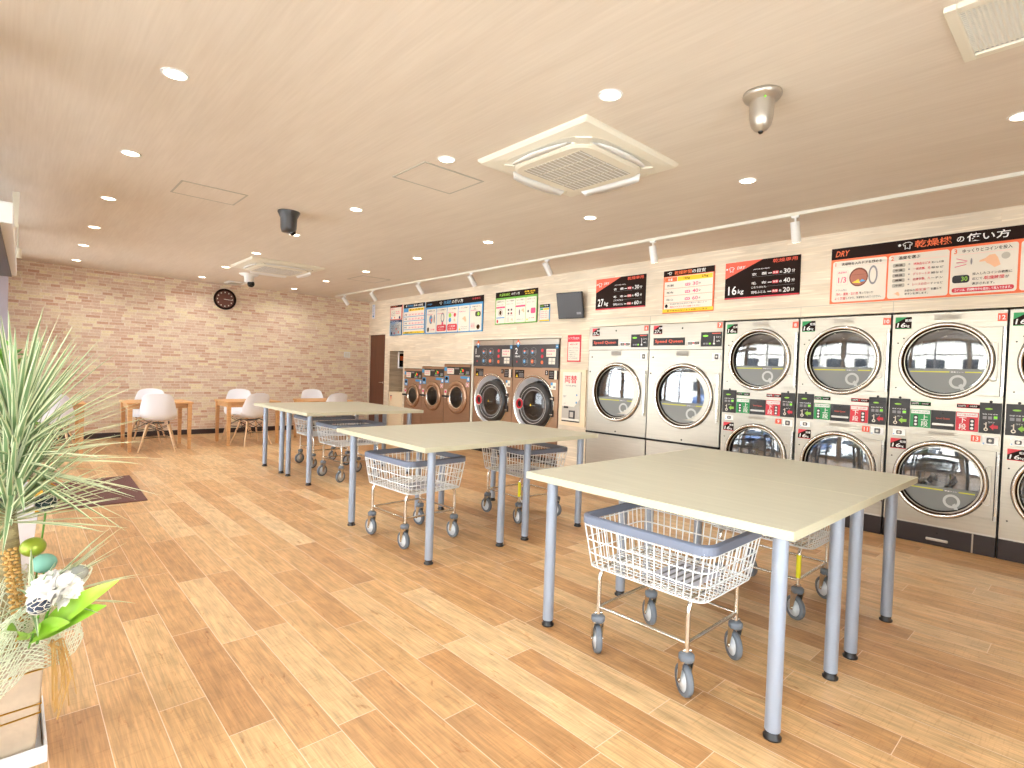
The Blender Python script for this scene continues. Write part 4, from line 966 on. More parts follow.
for k in (1, 2): s.rr('red', X[k]+.012, X[k]+w-.012, .07, .26, 2, .03); s.T('white', 'ご注意', X[k]+.04, .17, .05, w-.08); s.T('white', 'ください', X[k]+.04, .095, .05, w-.08)
s.e('lime', X[2]+.055, .52, .04, .04); s.e('red', X[2]+.14, .52, .035, .035); s.e('blue', X[2]+.055, .38, .04, .04); blob(s, 'skin_print', X[2]+.13, .37, .03)
blob(s, 'skin_print', X[3]+.10, .38, .055); s.b.mat('yellow'); s.b.poly([((X[3]+.015)*s.W, .06*s.H), ((X[3]+.05)*s.W, .06*s.H), ((X[3]+.032)*s.W, .13*s.H)], s.y-.0016); s.T('grey_print', '硬貨のみ使用可', X[3]+.055, .14, .03, .11); s.T('grey_print', 'お釣りは出ません', X[3]+.055, .08, .03, .11)
s.rr('black', X[4]+.09, X[4]+w-.02, .42, .56, 2, .03); s.e('lime', X[4]+.14, .49, .03, .03, 3); s.T('green', '乾燥', X[4]+.07, .61, .04); s.rr('pale_pink', X[4]+.02, X[4]+.09, .08, .25, 2, .01); s.e('dark_bronze', X[4]+.14, .13, .045, .04); s.T('pink', '終了', X[4]+.03, .14, .05, .05)
s.done()
s = Sign('blue and yellow washing price table left of the wide blue sign', 9.240, 8.512, 2.521, 1.940, 'blue')
s.r('sign_black', 0, 1, .87, 1); shirt(s, 'white', .14, .93, .016); s.T('blue', '洗濯乾燥', .20, .895, .07, .28); s.T('white', '料金と時間', .50, .895, .07, .42)
s.r('print_white', .02, .98, .09, .86); s.r('blue', .02, .24, .74, .86, 1); s.r('yellow', .25, .98, .76, .84, 1); s.T('sign_black', '量 分 円 回 分', .30, .775, .05, .64)
for k in range(4):
    z = .63-k*.14; s.r('blue', .02, .98, z-.055, z-.035, 1); s.T('sign_black', '洗濯', .06, z, .05, .12)
    for j in range(5): s.T('pink', ('300', '40', '500', '60', '800')[j], .27+j*.145, z-.01, .05, .09)
s.r('yellow', .0, 1, .03, .10, 1); s.T('sign_black', '容量をお守りください', .1, .04, .045, .7)
s.done()
s = Sign('small red headed notice, upper of two at the far left of the machine wall', 9.750, 9.305, 2.528, 2.245, 'red')
s.r('sign_black', 0, 1, .86, 1); s.T('orange', 'お客様へ', .08, .885, .08, .6); s.r('print_white', .04, .96, .05, .85); s.T('red', 'お願い', .1, .70, .10, .3)
for k in range(5):
    s.T('pink' if k % 2 else 'grey_print', ('店内での喫煙', '機械の故障の', '駆込み乗車は', '洗濯物の放置', '混雑時は店員')[k], .1+.4*(k % 2), .52-.12*(k//2), .07, .34)
s.e('blue', .15, .14, .02, .02); s.e('orange', .4, .16, .02, .02); s.e('navy', .82, .14, .03, .03)
s.done()
s = Sign('small blue headed notice, lower of two at the far left of the machine wall', 9.750, 9.305, 2.238, 1.938, 'navy')
s.r('blue', 0, 1, 0, .86); s.r('print_white', .04, .96, .05, .85); s.T('white', '洗えないもの', .06, .89, .07, .7); s.T('blue', 'ご確認', .1, .72, .09, .4)
for k in range(5): s.T('grey_print', ('革製品', 'ゴム製', '和服類', '油污物', 'ペット')[k], .1+.45*(k % 2), .58-.14*(k//2), .07, .25)
s.e('navy', .16, .15, .03, .03); s.e('orange', .55, .42, .02, .02); s.e('red', .4, .14, .02, .018); s.e('orange', .75, .2, .02, .025)
s.done()
s = Sign('green bordered washer dryer instruction sign left of the black monitor', 6.525, 5.600, 2.525, 2.028)
X, w = col_sign(s, 'sign_green', 4); s.T('lime', '洗濯乾燥機', .10, .86, .09, .27); s.T('white', 'の使い方', .40, .865, .08, .20); s.T('yellow', '洗濯+乾燥', .71, .90, .05, .24); s.T('yellow', '全自動', .72, .845, .035, .2)
for k, a in enumerate(('洗濯物を入れる', 'コース選択', 'コイン投入', 'スタート')):
    s.T('sign_black', a, X[k]+.03, .68, .04, w-.06); s.T('grey_print', '説明をよく読む', X[k]+.03, .59, .03, w-.07)
s.r('pink', X[0]+.01, X[0]+w-.01, .50, .55, 2); s.e('grey_print', X[0]+w/2, .36, .055, .055); s.e('print_white', X[0]+w/2, .36, .046, .046, 3); s.e('dark_bronze', X[0]+w/2, .36, .028, .035, 4); s.r('blue', X[0]+.02, X[0]+w-.02, .19, .22, 2); s.e('red', X[0]+.05, .10, .022, .026)
for j in range(4): s.rr('grey_dark', X[1]+.06+.07*(j % 2), X[1]+.10+.07*(j % 2), .40-.11*(j//2), .46-.11*(j//2), 2, .006)
s.e('red', X[1]+.15, .32, .01, .01, 3); blob(s, 'skin_print', X[1]+.16, .13, .025); s.rr('pale_pink', X[1]+.04, X[1]+.10, .06, .2, 2, .01); s.T('grey_print', 'ボタンを押す', X[1]+.04, .24, .03, w-.08)
s.r('pink', X[2]+.01, X[2]+w-.01, .49, .54, 2); blob(s, 'skin_print', X[2]+.17, .38, .035); s.e('grey_dark', X[2]+.10, .33, .012, .045); s.T('grey_print', '硬貨を投入する', X[2]+.04, .10, .035, w-.08)
s.rr('pink', X[3]+.12, X[3]+w-.02, .27, .43, 2, .02); s.e('grey_dark', X[3]+.06, .34, .018, .02); s.b.mat('yellow'); s.b.poly([((X[3]+.02)*s.W, .08*s.H), ((X[3]+.06)*s.W, .08*s.H), ((X[3]+.04)*s.W, .15*s.H)], s.y-.0016); s.T('red', '終了合図', X[3]+.08, .12, .035, .12)
s.done()
s = Sign('small green and yellow notice between the green sign and the black monitor', 5.545, 5.352, 2.275, 2.030, 'blue')
s.r('sign_black', 0, 1, .82, 1); s.T('lime', '乾燥', .08, .87, .09, .35); s.T('white', '料金', .5, .87, .09, .4); s.r('print_white', .05, .95, .12, .80); s.r('green', .06, .35, .68, .78, 1); s.r('yellow', .38, .95, .68, .78, 1)
for k in range(4): s.T('pink', '100円 10分', .12, .56-.12*k, .06, .7)
s.r('yellow', 0, 1, .02, .11, 1); s.done()
s = Sign('red bordered support poster above the bill changer', 4.992, 4.760, 1.826, 1.464, 'red', 'poster', 'wall_poster', flat=True)
s.r('print_white', .06, .94, .05, .74); s.T('white', 'トラブルSOS', .10, .83, .10, .80); s.T('red', 'お困りの時', .2, .62, .06, .6); s.T('pink', 'フリーダイヤル', .12, .49, .05, .74)
for k in range(5): s.T('grey_print', ('機械のトラブルは', '下記の電話番号に', 'ご連絡ください', '受付時間二十四', 'お客様相談室')[k], .13, .40-.07*k, .035, .5 if k % 2 else .7)
s.done()

# monitor on the wall
t = thing('wall_monitor', 'black flat monitor tilted on the wall beside the 27kg sign', 'monitor', (XW(5.15)-.14, 5.16, 2.05), RZ+.18)
m = MB('black'); m.box(0, .40, 0, .035, 0, .355); o = m.build('casing', t, bev=.006); o.rotation_euler = (.24, 0, 0)
m = MB('grey_dark'); m.box(.012, .388, -.002, 0, .014, .343); m.mat('grey_print'); m.rect(.30, .37, .055, .085, -.0026); m.mat('grille'); m.text('OPEN', .305, .092, .012, -.0026, .06) if False else None; q = m.build('screen', t); q.rotation_euler = (.24, 0, 0)
m = MB('grey_dark'); m.box(.15, .27, .03, .09, .12, .22); m.cyl((.21, .07, .17), (.24, .20, .17), .02, n=12); m.build('bracket', t)

# ------------------------------------------------------------------ ceiling equipment
def downlight(x, y, label):
    t = thing('downlight', label, 'ceiling light', (x, y, HC), 0, 'recessed round ceiling downlights')
    m = MB('white'); m.lathe([(.062, 0), (.060, -.005), (.050, -.005), (.048, -.001)], n=28); m.build('trim_ring', t)
    m = MB('lamp_glow'); m.lathe([(.049, -.0035), (.0, -.0036)], n=24); m.build('diffuser', t)
    L = bpy.data.lights.new('downlight_lamp', 'AREA'); L.shape = 'DISK'; L.size = .10; L.energy = DOWN_W; L.color = (1, .98, .94); L.spread = math.radians(150)
    lo = bpy.data.objects.new('downlight_lamp', L); C.objects.link(lo); lo.parent = t; lo.location = (0, 0, -.012)
ORD = ['nearest', 'second', 'third', 'fourth', 'fifth', 'sixth', 'seventh', 'eighth']
for rname, P in (('window side row', ((.58, .35), (.58, 1.75), (.58, 3.15), (.59, 4.57), (.62, 6.0), (.65, 7.44), (.66, 8.75), (.69, 10.19))),
                 ('middle row', ((2.2, .35), (2.20, 1.74), (2.13, 3.04), (2.26, 4.60), (2.25, 6.01), (2.30, 7.42), (2.33, 8.88), (2.34, 10.28))),
                 ('machine side row', ((3.81, .35), (3.81, 1.77), (3.81, 3.19), (3.82, 4.62), (3.80, 6.0), (3.85, 7.46), (3.86, 8.87), (3.87, 10.29)))):
    for i, (x, y) in enumerate(P):
        downlight(x, y, 'round ceiling downlight, %s from the camera in the %s' % (ORD[i], rname))

def cassette(x, y, s, label):
    t = thing('ceiling_air_conditioner', label, 'air conditioner', (x, y, HC), 0, 'square ceiling cassettes'); h = s/2
    def sq(a, r, z, n=6):
        P = []
        for cx, cy, a0 in ((a-r, -a+r, -90), (a-r, a-r, 0), (-a+r, a-r, 90), (-a+r, -a+r, 180)):
            for k in range(n+1):
                q = math.radians(a0+k*90/n); P.append((cx+r*math.cos(q), cy+r*math.sin(q), z))
        return P
    m = MB('cream_plastic'); m.loft([sq(h, .01, 0), sq(h, .01, -.012), sq(h*.97, .02, -.028), sq(h*.86, .22, -.040)][::-1], True, False); m.build('panel_frame', t)
    m = MB('off_white'); m.loft([sq(h*.86, .22, -.039), sq(h*.86, .22, -.0415)][::-1], True, False); m.build('air_gap', t)
    m = MB('cream_plastic'); m.loft([sq(h*.71, .14, -.0415), sq(h*.71, .14, -.060), sq(h*.67, .12, -.070)][::-1], True, False); g = m.build('intake_panel', t)
    # corner pieces between the louvres
    for a in range(4):
        c_, s_ = math.cos(a*PI/2), math.sin(a*PI/2); rot = lambda p: (p[0]*c_-p[1]*s_, p[0]*s_+p[1]*c_, p[2])
        m = MB('cream_plastic'); m.prism([rot(p) for p in ((h*.56, h*.68, -.056), (h*.68, h*.56, -.056), (h*.80, h*.66, -.050), (h*.66, h*.80, -.050))], [rot(p) for p in ((h*.56, h*.68, -.041), (h*.68, h*.56, -.041), (h*.80, h*.66, -.041), (h*.66, h*.80, -.041))]); m.build('corner_piece', t)
        m = MB('white'); n = 10; P1, P2 = [], []
        for k in range(n+1):
            u = -1+2*k/n; bow = .045*(1-u*u)*s
            P1.append(rot((u*h*.55, -h*.725, -.050))); P2.append(rot((u*h*.50, -h*.735-bow*.8-.02, -.085 if a in (1, 2) else -.052)))
        m.loft([P1, P2, [(p[0], p[1], p[2]-.006) for p in P2], [(p[0], p[1], p[2]-.006) for p in P1], P1], False, True, False); m.build('louvre', t)
    m = MB('grille'); 
    for k in range(4): m.box(-h*.54+k*h*.275, -h*.54+k*h*.275+h*.25, -h*.52, h*.52, -.0725, -.069)
    m.mat('white')
    for k in range(4):
        for j in range(14): m.box(-h*.54+k*h*.275, -h*.54+k*h*.275+h*.25, -h*.51+j*h*.075, -h*.495+j*h*.075, -.0735, -.0715)
    m.build('intake_grille', g)
cassette(2.745, 2.425, .94, 'cream square ceiling air conditioner above the middle of the room, nearer the camera')
cassette(2.83, 8.17, 1.0, 'cream square ceiling air conditioner farther off, before the brick wall')

t = thing('ceiling_vent', 'square ceiling intake grille in the top right corner', 'vent', (2.757, .243, HC))
m = MB('cream_plastic'); a, b = .225, .185
m.box(-a, a, -a, -b, -.022, 0); m.box(-a, a, b, a, -.022, 0); m.box(-a, -b, -b, b, -.022, 0); m.box(b, a, -b, b, -.022, 0); m.build('frame', t, bev=.004)
m = MB('grey_print'); m.box(-b, b, -b, b, -.010, 0); m.mat('off_white')
for k in range(24): m.box(-b, b, -b+.004+k*.015, -b+.010+k*.015, -.014, -.010); m.box(-b+.004+k*.015, -b+.010+k*.015, -b, b, -.0135, -.010)
m.build('grille', t)

def hatch(x0, x1, y0, y1, label):
    t = thing('ceiling_hatch', label, 'access hatch', ((x0+x1)/2, (y0+y1)/2, HC), 0, 'square inspection hatches in the ceiling'); a, b = (x1-x0)/2, (y1-y0)/2
    m = MB('grille'); w = .014
    m.box(-a, a, -b, -b+w, -.004, 0); m.box(-a, a, b-w, b, -.004, 0); m.box(-a, -a+w, -b+w, b-w, -.004, 0); m.box(a-w, a, -b+w, b-w, -.004, 0); m.build('frame', t)
    m = MB('ceiling_paper'); m.box(-a+w, a-w, -b+w, b-w, -.0025, 0); m.build('lid', t)
hatch(.965, 1.455, 4.93, 5.34, 'square ceiling hatch on the window side, left of the black ceiling sensor')
hatch(2.05, 2.57, 3.18, 3.61, 'square ceiling hatch just beyond the nearer air conditioner')
hatch(3.98, 4.47, 7.82, 8.35, 'square ceiling hatch near the far end of the spotlight rail')
t = thing('ceiling_diffuser', 'small white square diffuser on the ceiling close to the brick wall', 'vent', (2.90, 10.43, HC)); m = MB('white'); m.box(-.15, .15, -.15, .15, -.02, 0); m.build('panel', t, bev=.005); m = MB('grille'); m.box(-.10, .10, -.10, .10, -.024, -.02); m.build('inlet', t)

t = thing('ceiling_camera', 'silver bell shaped ceiling camera near the top right', 'security camera', (2.70, 1.20, HC))
m = MB('silver'); m.lathe([(0, 0), (.088, 0), (.090, -.012), (.082, -.026), (.060, -.034), (.056, -.040)], n=36); m.build('mount', t)
m = MB('silver'); m.lathe([(.056, -.038), (.057, -.075), (.054, -.12), (.046, -.155), (.030, -.176), (.016, -.183), (0, -.184)], n=36); m.mat('black_gloss'); m.sphere((0, 0, -.182), .013); o = m.build('housing', t)
m = MB('led_green'); m.sphere((-.048, -.036, -.040), .005); m.build('status_light', t)
t = thing('ceiling_sensor', 'black cup shaped unit hanging from the ceiling before the farther air conditioner', 'sensor', (1.88, 5.17, HC))
m = MB('grey_dark'); m.lathe([(0, 0), (.098, 0), (.098, -.008), (.088, -.03), (.074, -.06), (.070, -.15), (.060, -.185), (0, -.19)], n=36); m.build('housing', t); m = MB('black_gloss'); m.sphere((.03, -.02, -.185), .03); m.build('lens', t)
t = thing('dome_camera', 'white dome camera on the ceiling close under the farther air conditioner', 'security camera', (2.77, 9.26, HC))
m = MB('white'); m.lathe([(0, 0), (.14, 0), (.14, -.01), (.12, -.03), (.075, -.045), (.072, -.13), (0, -.13)], n=32); m.build('mount', t); m = MB('black_gloss'); m.sphere((.025, -.02, -.155), .055); m.build('lens_ball', t)

# spotlight rail
TX = 4.80
t = tag(MB('off_white').box(TX-.018, TX+.018, -.9, 10.55, HC-.026, HC).build('lighting_rail'), 'long cream lighting rail running along the ceiling before the machine wall', 'lighting rail')
names = ['', 'nearest', 'second', 'third', 'fourth', 'fifth', 'sixth', 'farthest']
for i, y in enumerate((.0, 1.81, 3.18, 4.67, 6.15, 7.50, 9.02, 10.14)):
    t = thing('rail_spotlight', ('white cylinder spotlight on the ceiling rail, %s in view' % names[i]) if i else 'white cylinder spotlight on the ceiling rail outside the right edge', 'spotlight', (TX, y, HC-.022), 0, 'cylinder spotlights on the lighting rail')
    m = MB('white'); m.box(-.014, .014, -.03, .03, -.022, 0); m.cyl((0, 0, -.022), (0, 0, -.055), .008, n=10); m.build('adapter', t)
    d = Vector((.62, 0, -.79)).normalized(); p0 = Vector((-.035, 0, -.045)); p1 = p0+d*.17
    if i < 3: d = Vector((.25, -.02, -.96)).normalized(); p0 = Vector((-.01, 0, -.055)); p1 = p0+d*.17
    m = MB('white'); m.cyl(p0, p1, .036, n=24); m.mat('lamp_glow'); m.cyl(p1, p1+d*.001, .028, n=20); m.build('head', t)
    L = bpy.data.lights.new('spotlight_lamp', 'SPOT'); L.energy = TRACK_W; L.spot_size = math.radians(138); L.spot_blend = 1; L.color = (1, .96, .90); L.shadow_soft_size = .03
    lo = bpy.data.objects.new('spotlight_lamp', L); C.objects.link(lo); lo.parent = t; lo.location = p1+d*.01; lo.rotation_euler = Vector((.88, 0, -.47)).to_track_quat('-Z', 'Y').to_euler()

# clock, switch plate, mat
t = thing('wall_clock', 'round brown wall clock high on the brick wall', 'clock', (2.865, 10.94, 2.44))
m = MB('sign_black'); m.lathe([(.185, 0), (.190, -.03), (.175, -.045), (.155, -.038), (.152, -.02)], axis='y', n=48); m.build('rim', t)
m = MB('clock_face'); m.lathe([(.155, -.018), (0, -.018)], axis='y', n=48); f = m.build('face', t)
m = MB('off_white')
for k in range(12): m.ell(.125*math.sin(k*PI/6), .125*math.cos(k*PI/6), .011, .013, -.0195, 10)
m.build('hour_marks', f)
m = MB('off_white'); m.poly([(0, -.006), (0, .006), (.12, -.004), (.12, -.012)], -.023); m.poly([(-.02, -.004), (-.02, .006), (.08, .0), (.08, -.010)], -.021); m.build('clock_hand', t)
t = thing('switch_plate', 'small white double switch plate on the brick wall beside the corner', 'switch', (5.26, 10.94, 1.54)); m = MB('white'); m.box(-.07, .07, -.01, 0, -.06, .06); m.build('plate', t, bev=.003); m = MB('off_white'); m.box(-.05, -.005, -.014, -.01, -.04, .04); m.box(.005, .05, -.014, -.01, -.04, .04); m.build('rocker', t)
t = thing('ceiling_tag', 'small blue lettered strip high on the machine wall at the brick corner', 'label', (XW(10.7)-.012, 10.80, 2.34), RZ); m = MB('paper'); m.box(0, .12, 0, .006, 0, .30); m.build('strip', t); m = MB('blue'); 
for k in range(5): m.text('ランドリー'[k], .03, .25-k*.055, .04, -.001, .06)
m.build('lettering', t)
m = MB('rug'); P = [(-.02, 5.96), (.945, 5.94), (.985, 7.30), (-.02, 7.18)]; m.prism([(a, b, 0) for a, b in P], [(a, b, .010) for a, b in P]); tag(m.build('floor_mat', bev=.003), 'dark brown rectangular floor mat behind the striped plant', 'mat')

# ------------------------------------------------------------------ window side fittings
t = thing('blind_cassette', 'long white blind box high on the window side at the left edge', 'blind', (-.30, 5.12, 2.2))
m = MB('white'); m.prism([(.0, 0, 0), (.302, 0, 0), (.342, 3.34, 0), (.0, 3.34, 0)], [(.0, 0, .145), (.302, 0, .145), (.342, 3.34, .145), (.0, 3.34, .145)]); m.build('housing', t, bev=.004)
m = MB('grey_dark'); m.prism([(.12, .02, -.02), (.235, .02, -.02), (.30, 3.3, -.02), (.12, 3.3, -.02)], [(.12, .02, 0), (.235, .02, 0), (.30, 3.3, 0), (.12, 3.3, 0)]); m.build('slot', t)
t = thing('ceiling_bracket', 'cream bracket hanging from the ceiling above the blind box', 'bracket', (.022, 6.45, HC)); m = MB('cream_plastic'); m.prism([(-.012, -.02, -.30), (.012, -.02, -.30), (.012, .02, -.30), (-.012, .02, -.30)], [(-.024, -.03, 0), (.024, -.03, 0), (.024, .03, 0), (-.024, .03, 0)]); m.build('arm', t)
t = thing('pendant_speaker', 'small cream cylinder hanging on a thin rod beside the blind box', 'speaker', (.045, 8.0, HC)); m = MB('cream_plastic'); m.cyl((0, 0, -.26), (0, 0, 0), .006, n=8); m.build('rod', t); m = MB('cream_plastic'); m.cyl((0, 0, -.36), (0, 0, -.25), .032, n=20); m.build('cylinder', t)

# ------------------------------------------------------------------ plants at the left
def blade(m, base, direc, L, w, droop, side=None):
    """long narrow striped leaf"""
    d = Vector(direc).normalized(); p = Vector(base); n = 7
    s_ = d.cross(Vector((0, 0, 1)))
    if s_.length < .05: s_ = Vector((1, 0, 0))
    s_.normalize(); rows = []
    for k in range(n+1):
        f = k/n; ww = w*(.35+.65*math.sin(min(1, f*2.2)*PI/2))*(1-f**2.2)+.0006
        nrm = s_.cross(d).normalized()
        rows.append([tuple(p-s_*ww+nrm*ww*.35), tuple(p-s_*ww*.55), tuple(p+s_*ww*.55), tuple(p+s_*ww+nrm*ww*.35)])
        d = (d+Vector((0, 0, -droop/n*(.4+f)))).normalized(); p = p+d*L/n
    for c0, mt in ((0, 'leaf_edge'), (1, 'leaf_mid'), (2, 'leaf_edge')):
        vs = []; fs = []
        for r_ in rows: vs += [r_[c0], r_[c0+1]]
        for k in range(n): fs.append((2*k, 2*k+1, 2*k+3, 2*k+2))
        m.mat(mt); m.add(vs, fs, True)
def rosette(m, c, n, L, w, droop=.35, up0=-.15, up1=1.3, h=.10):
    for i in range(n):
        f = i/n; az = i*2.39996+random.uniform(-.2, .2); el = up0+(up1-up0)*f**.85+random.uniform(-.1, .1)
        dd = Vector((math.cos(az)*math.cos(el), math.sin(az)*math.cos(el), math.sin(el)))
        blade(m, (c[0]+dd.x*.01, c[1]+dd.y*.01, c[2]-h*.5+h*f), dd, L*random.uniform(.78, 1.08), w*random.uniform(.8, 1.1), droop*random.uniform(.5, 1.3))
PX, PY = -.02, 2.43
t = thing('potted_dracaena', 'tall striped spiky plant in a paper wrapped square pot at the left edge', 'potted plant', (0, 0, 0))
m = MB('foil_paper'); a, b = .145, .165; cx, cy = -.075, 2.43
m.prism([(cx-a, cy-a, .03), (cx+a, cy-a, .03), (cx+a, cy+a, .03), (cx-a, cy+a, .03)], [(cx-b, cy-b, .34), (cx+b, cy-b, .34), (cx+b, cy+b, .34), (cx-b, cy+b, .34)]); m.build('pot', t, bev=.006)
m = MB('gold')
for z, tilt in ((.305, .02), (.19, .01), (.16, .02)):
    e = a+(b-a)*(z-.03)/.31+.003; m.tube([(cx-e, cy-e, z-tilt), (cx+e, cy-e, z), (cx+e, cy+e, z-tilt), (cx-e, cy+e, z-tilt*2)], .003, 5, closed=True)
m.build('gold_cord', t)
m = MB('pot_white'); e = .165; q = .175
m.box(cx-e, cx+e, cy-e, cy+e, 0, .012)
for (x0, x1, y0, y1) in ((cx-q, cx+q, cy-q, cy-q+.008), (cx-q, cx+q, cy+q-.008, cy+q), (cx-q, cx-q+.008, cy-q+.008, cy+q-.008), (cx+q-.008, cx+q, cy-q+.008, cy+q-.008)): m.box(x0, x1, y0, y1, 0, .055)
m.build('saucer', t, bev=.002)
m = MB('trunk'); m.tube([(PX+.02, PY-.02, .3), (PX+.018, PY-.02, .5), (PX+.012, PY-.01, .68), (PX+.008, PY, .80)], [.044, .041, .037, .030], 14)
m.tube([(PX+.012, PY, .66), (PX-.02, PY+.02, .78), (PX, PY+.01, .92), (PX+.01, PY, 1.02)], [.030, .022, .020, .016], 12); m.build('trunk', t)
m = MB('leaf_edge'); rosette(m, (PX+.035, PY+.0, .99), 190, .39, .0095, .22, -.45, 1.35, .16); m.build('upper_foliage', t)
m = MB('leaf_edge'); rosette(m, (PX+.02, PY-.02, .80), 130, .36, .0090, .16, .0, 1.3, .10); m.build('lower_foliage', t)
m = MB('leaf_edge')
for i in range(34):
    az = random.uniform(-1.9, .5); el = random.uniform(.15, 1.0); blade(m, (.065+random.uniform(-.01, .01), 2.30, .50), (math.cos(az)*math.cos(el), math.sin(az)*math.cos(el), math.sin(el)), random.uniform(.22, .32), .0075, .35)
m.build('base_foliage', t)
# mesh collar: an open net of ribbons gathered round the pot top
def netting(name, rings, dens):
    m = MB('net')
    for j in range(dens):
        for sgn in (1, -1):
            pts = []
            for k in range(len(rings)*3-2):
                f = k/3; i0 = min(int(f), len(rings)-2); u = f-i0; a_ = 2*PI*(j/dens)+sgn*f*.55+random.uniform(-.03, .03)
                r_ = rings[i0][0]*(1-u)+rings[i0+1][0]*u; z_ = rings[i0][1]*(1-u)+rings[i0+1][1]*u
                wv = 1+.10*math.sin(3*a_+1)+.07*math.sin(7*a_); pts.append((cx+.03+r_*wv*math.cos(a_), cy-.03+r_*wv*math.sin(a_), z_+.02*math.sin(5*a_)))
            m.tube(pts, .0017, 4)
    for j in range(7):
        f = j*(len(rings)-1)/6.001; i0 = int(f); u = f-i0; r_ = rings[i0][0]*(1-u)+rings[i0+1][0]*u; z_ = rings[i0][1]*(1-u)+rings[i0+1][1]*u
        m.tube([(cx+.03+r_*(1+.10*math.sin(3*a_+1)+.07*math.sin(7*a_))*math.cos(a_), cy-.03+r_*(1+.10*math.sin(3*a_+1)+.07*math.sin(7*a_))*math.sin(a_), z_+.02*math.sin(5*a_)+.006*math.sin(17*a_+j)) for a_ in [2*PI*k/60 for k in range(60)]], .0017, 4, closed=True)
    return m.build(name, t)
netting('net_collar', [(.215, .30), (.205, .36), (.17, .42), (.19, .48), (.235, .53)], 58)
netting('inner_net', [(.16, .36), (.10, .44), (.075, .52), (.09, .58)], 30)
m = MB('straw')
for i in range(26):
    a_ = random.uniform(-.5, .5); L_ = random.uniform(.08, .2); sx_ = random.uniform(.0, .05)
    m.tube([(.10, 2.245, .385), (.105+sx_*.6, 2.235+a_*.03, .375+random.uniform(-.01, .03)), (.108+sx_, 2.23+a_*.06, .34-L_*.4), (.11+sx_*random.uniform(.2, 1.2), 2.225+a_*.09, .36-L_)], .0014, 4)
m.build('raffia_tassel', t)

def ornament(name, label, c, r, kind, foot, stemmat='leaf_green', cat='ornament'):
    o = thing(name, label, cat, foot, 0, 'round picks in the plant pot'); c = Vector(c)-Vector(foot)
    m = MB(kind); m.sphere(tuple(c), r, 20, 14, (1, 1, .88))
    if name == 'netted_ball':
        m.mat('print_white')
        for k in range(8):
            a_ = k*PI/8*2
            m.tube([(c.x+r*1.015*math.sin(q)*math.cos(a_+.45*math.sin(3*q)), c.y+r*1.015*math.sin(q)*math.sin(a_+.45*math.sin(3*q)), c.z+r*.9*math.cos(q)) for q in [PI*j/14 for j in range(15)]], .0011, 4)
        for q in (.8, 1.3, 1.85, 2.35): m.tube([(c.x+r*1.015*math.sin(q+.1*math.sin(8*w_))*math.cos(w_), c.y+r*1.015*math.sin(q+.1*math.sin(8*w_))*math.sin(w_), c.z+r*.9*math.cos(q+.1*math.sin(8*w_))) for w_ in [2*PI*j/32 for j in range(32)]], .0010, 4, closed=True)
    m.build('ball', o)
    m = MB(stemmat); m.tube([(0, 0, 0), tuple(c*.5+Vector((.004, 0, 0))), tuple(c-Vector((0, 0, r*.8)))], .003, 6); m.build('stem', o)
ornament('netted_ball', 'dark green ball with white netting, the highest pick beside the white pot', (.093, 2.412, .806), .031, 'ball_dark', (.05, 2.40, .40))
ornament('berry_ball', 'shiny olive green ball pick above the white flower', (.059, 2.304, .691), .034, 'ball_green', (.04, 2.33, .40))
ornament('sugar_ball', 'pale teal rough ball pick just above the white flower', (.084, 2.239, .652), .033, 'ball_teal', (.06, 2.29, .40))
ornament('pebble_ball', 'small grey ball pick to the right of the white flower', (.165, 2.175, .622), .026, 'ball_grey', (.08, 2.27, .40))
ornament('netted_ball', 'dark blue ball with white netting, in front of the white flower', (.070, 2.125, .560), .029, 'ball_navy', (.05, 2.22, .40))
# flower
FX, FY, FZ = .108, 2.155, .585
o = thing('white_flower', 'large ruffled white flower in the plant pot', 'flower', (.07, 2.24, .40)); m = MB('petal'); off = Vector((FX-.07, FY-2.24, FZ-.40))
for i in range(70):
    f = i/70; az = i*2.39996; el = -.5+2.0*f+random.uniform(-.1, .1); R_ = .058-.010*f
    d = Vector((math.cos(az)*math.cos(el), math.sin(az)*math.cos(el), math.sin(el))); s_ = d.orthogonal().normalized(); q_ = d.cross(s_); base = off+d*.012
    rows = []
    for k in range(5):
        g_ = k/4; w_ = .022*math.sin(.35+g_*2.2); cen = base+d*(R_*g_)+q_*(.014*math.sin(g_*3)); rows.append([tuple(cen+s_*w_*u_+d*(.003*math.sin(u_*7+i)*g_)+q_*(.008*abs(u_))) for u_ in (-1, -.5, 0, .5, 1)])
    m.loft(rows, False, True, False)
m.build('petals', o); m = MB('leaf_green'); m.tube([(0, 0, 0), tuple(off*.5), tuple(off)], .004, 6); m.build('stem', o)
def wide_leaf(m, p0, p1, w, sag=.03, lift=(0, 0, 1)):
    p0 = Vector(p0); p1 = Vector(p1); d = p1-p0; s_ = d.cross(Vector(lift)).normalized(); n_ = s_.cross(d).normalized(); rows = []
    for k in range(11):
        f = k/10; ww = w*math.sin(PI*f**.8)**.8+.001 if 0 < f < 1 else .002; c = p0+d*f+n_*sag*math.sin(PI*f)
        rows.append([tuple(c+s_*ww*u+n_*abs(u)*ww*.35) for u in (-1, -.5, 0, .5, 1)])
    m.loft(rows, False, True, False)
o = thing('leaf_spray', 'bright green broad leaves spreading under the white flower', 'foliage', (.06, 2.26, .38)); m = MB('leaf_bright'); B = Vector((.06, 2.26, .38))
for a_, b_, w_ in (((.07, 2.24, .42), (.252, 2.03, .622), .034), ((.07, 2.24, .42), (.225, 2.06, .54), .036), ((.06, 2.23, .42), (.14, 2.09, .50), .035), ((.05, 2.24, .42), (.07, 2.10, .49), .03), ((.03, 2.25, .42), (.0, 2.14, .50), .03)):
    wide_leaf(m, Vector(a_)-B, Vector(b_)-B, w_, .012, (-.05, -.72, .69))
m.build('leaves', o)
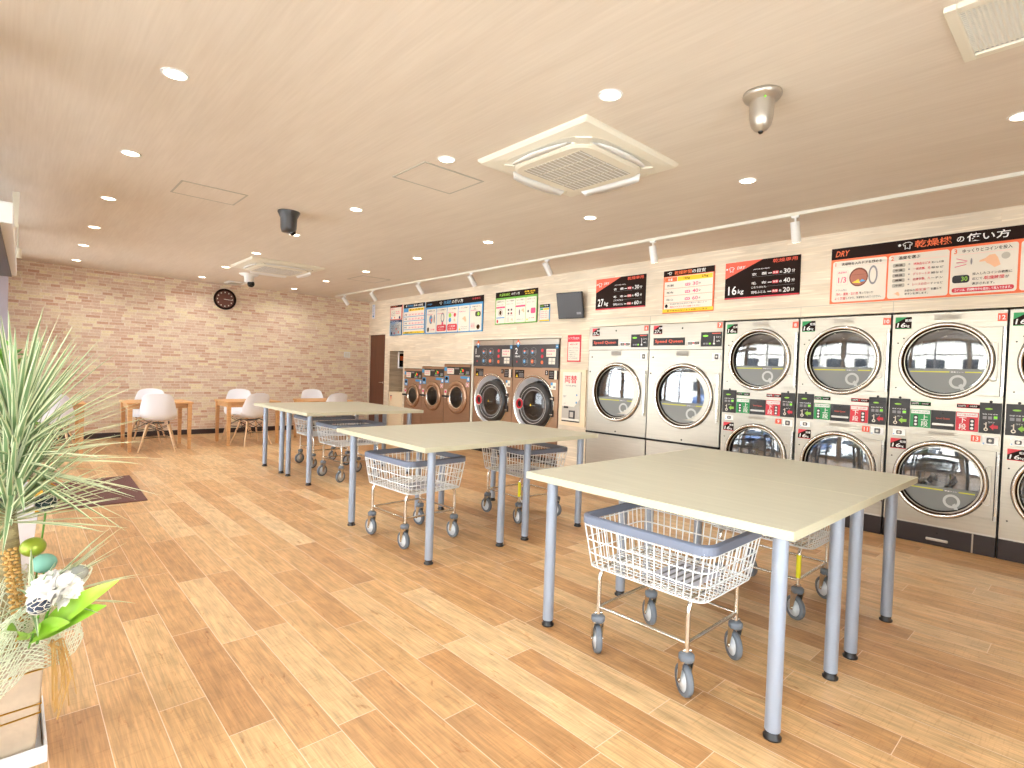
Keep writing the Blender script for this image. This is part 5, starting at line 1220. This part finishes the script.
o = thing('golden_ear', 'golden dried flower ear standing beside the plant trunk', 'dried flower', (.02, 2.28, .38)); m = MB('straw')
for i in range(90):
    f = i/90; az = i*2.4; c = Vector((.012-.03*f, .05*f, .09+.22*f)); m.sphere(tuple(c+Vector((math.cos(az)*.016, math.sin(az)*.016, 0))), .007, 6, 4, (1, 1, .7))
m.build('ear', o); m = MB('straw'); m.tube([(0, 0, 0), (.01, .01, .10), (-.02, .05, .30)], .004, 6); m.build('stem', o)

# second pot with broad leaves and gold foil
t = thing('potted_broadleaf', 'broad leaved plant in a tall white square pot behind the striped plant', 'potted plant', (-.02, 4.45, 0))
m = MB('pot_white'); a, b = .115, .165
m.loft([[(-a, -a, 0), (a, -a, 0), (a, a, 0), (-a, a, 0)], [(-b, -b, .50), (b, -b, .50), (b, b, .50), (-b, b, .50)], [(-b+.02, -b+.02, .50), (b-.02, -b+.02, .50), (b-.02, b-.02, .50), (-b+.02, b-.02, .50)], [(-b+.03, -b+.03, .45), (b-.03, -b+.03, .45), (b-.03, b-.03, .45), (-b+.03, b-.03, .45)]], True, False); m.build('pot', t, bev=.004)
m = MB('trunk'); m.tube([(0, 0, .44), (.02, .01, .8), (-.01, .0, 1.25)], [.018, .014, .009], 8); m.build('stem', t)
m = MB('leaf_green')
for i in range(16):
    az = i*2.4+.3; z = .6+.045*i; r_ = random.uniform(.16, .24); wide_leaf(m, (.02*math.cos(az), .02*math.sin(az), z), (r_*math.cos(az), r_*math.sin(az), z+random.uniform(.02, .14)), .055, .03)
wide_leaf(m, (0, 0, 1.20), (.09, -.08, 1.30), .06, .05); wide_leaf(m, (0, 0, 1.22), (-.06, .0, 1.42), .07, .05); wide_leaf(m, (.02, 0, .62), (.22, -.13, .73), .05, .03); m.build('foliage', t)
m = MB('gold')
for i in range(9):
    az = -1.2+i*.35; wide_leaf(m, (.14, -.12, .50), (.16+.09*math.cos(az), -.14+.06*math.sin(az), .52+.07*math.sin(i*1.7)), .03, .02)
m.box(.135, .17, -.18, -.16, .36, .50); m.build('foil_bow', t, label='gold foil bow')
m = MB('pink'); 
for i in range(5): m.sphere((.10+.02*math.cos(i*1.25), -.12+.02*math.sin(i*1.25), .66), .013, 8, 6)
m.build('blossom', t)
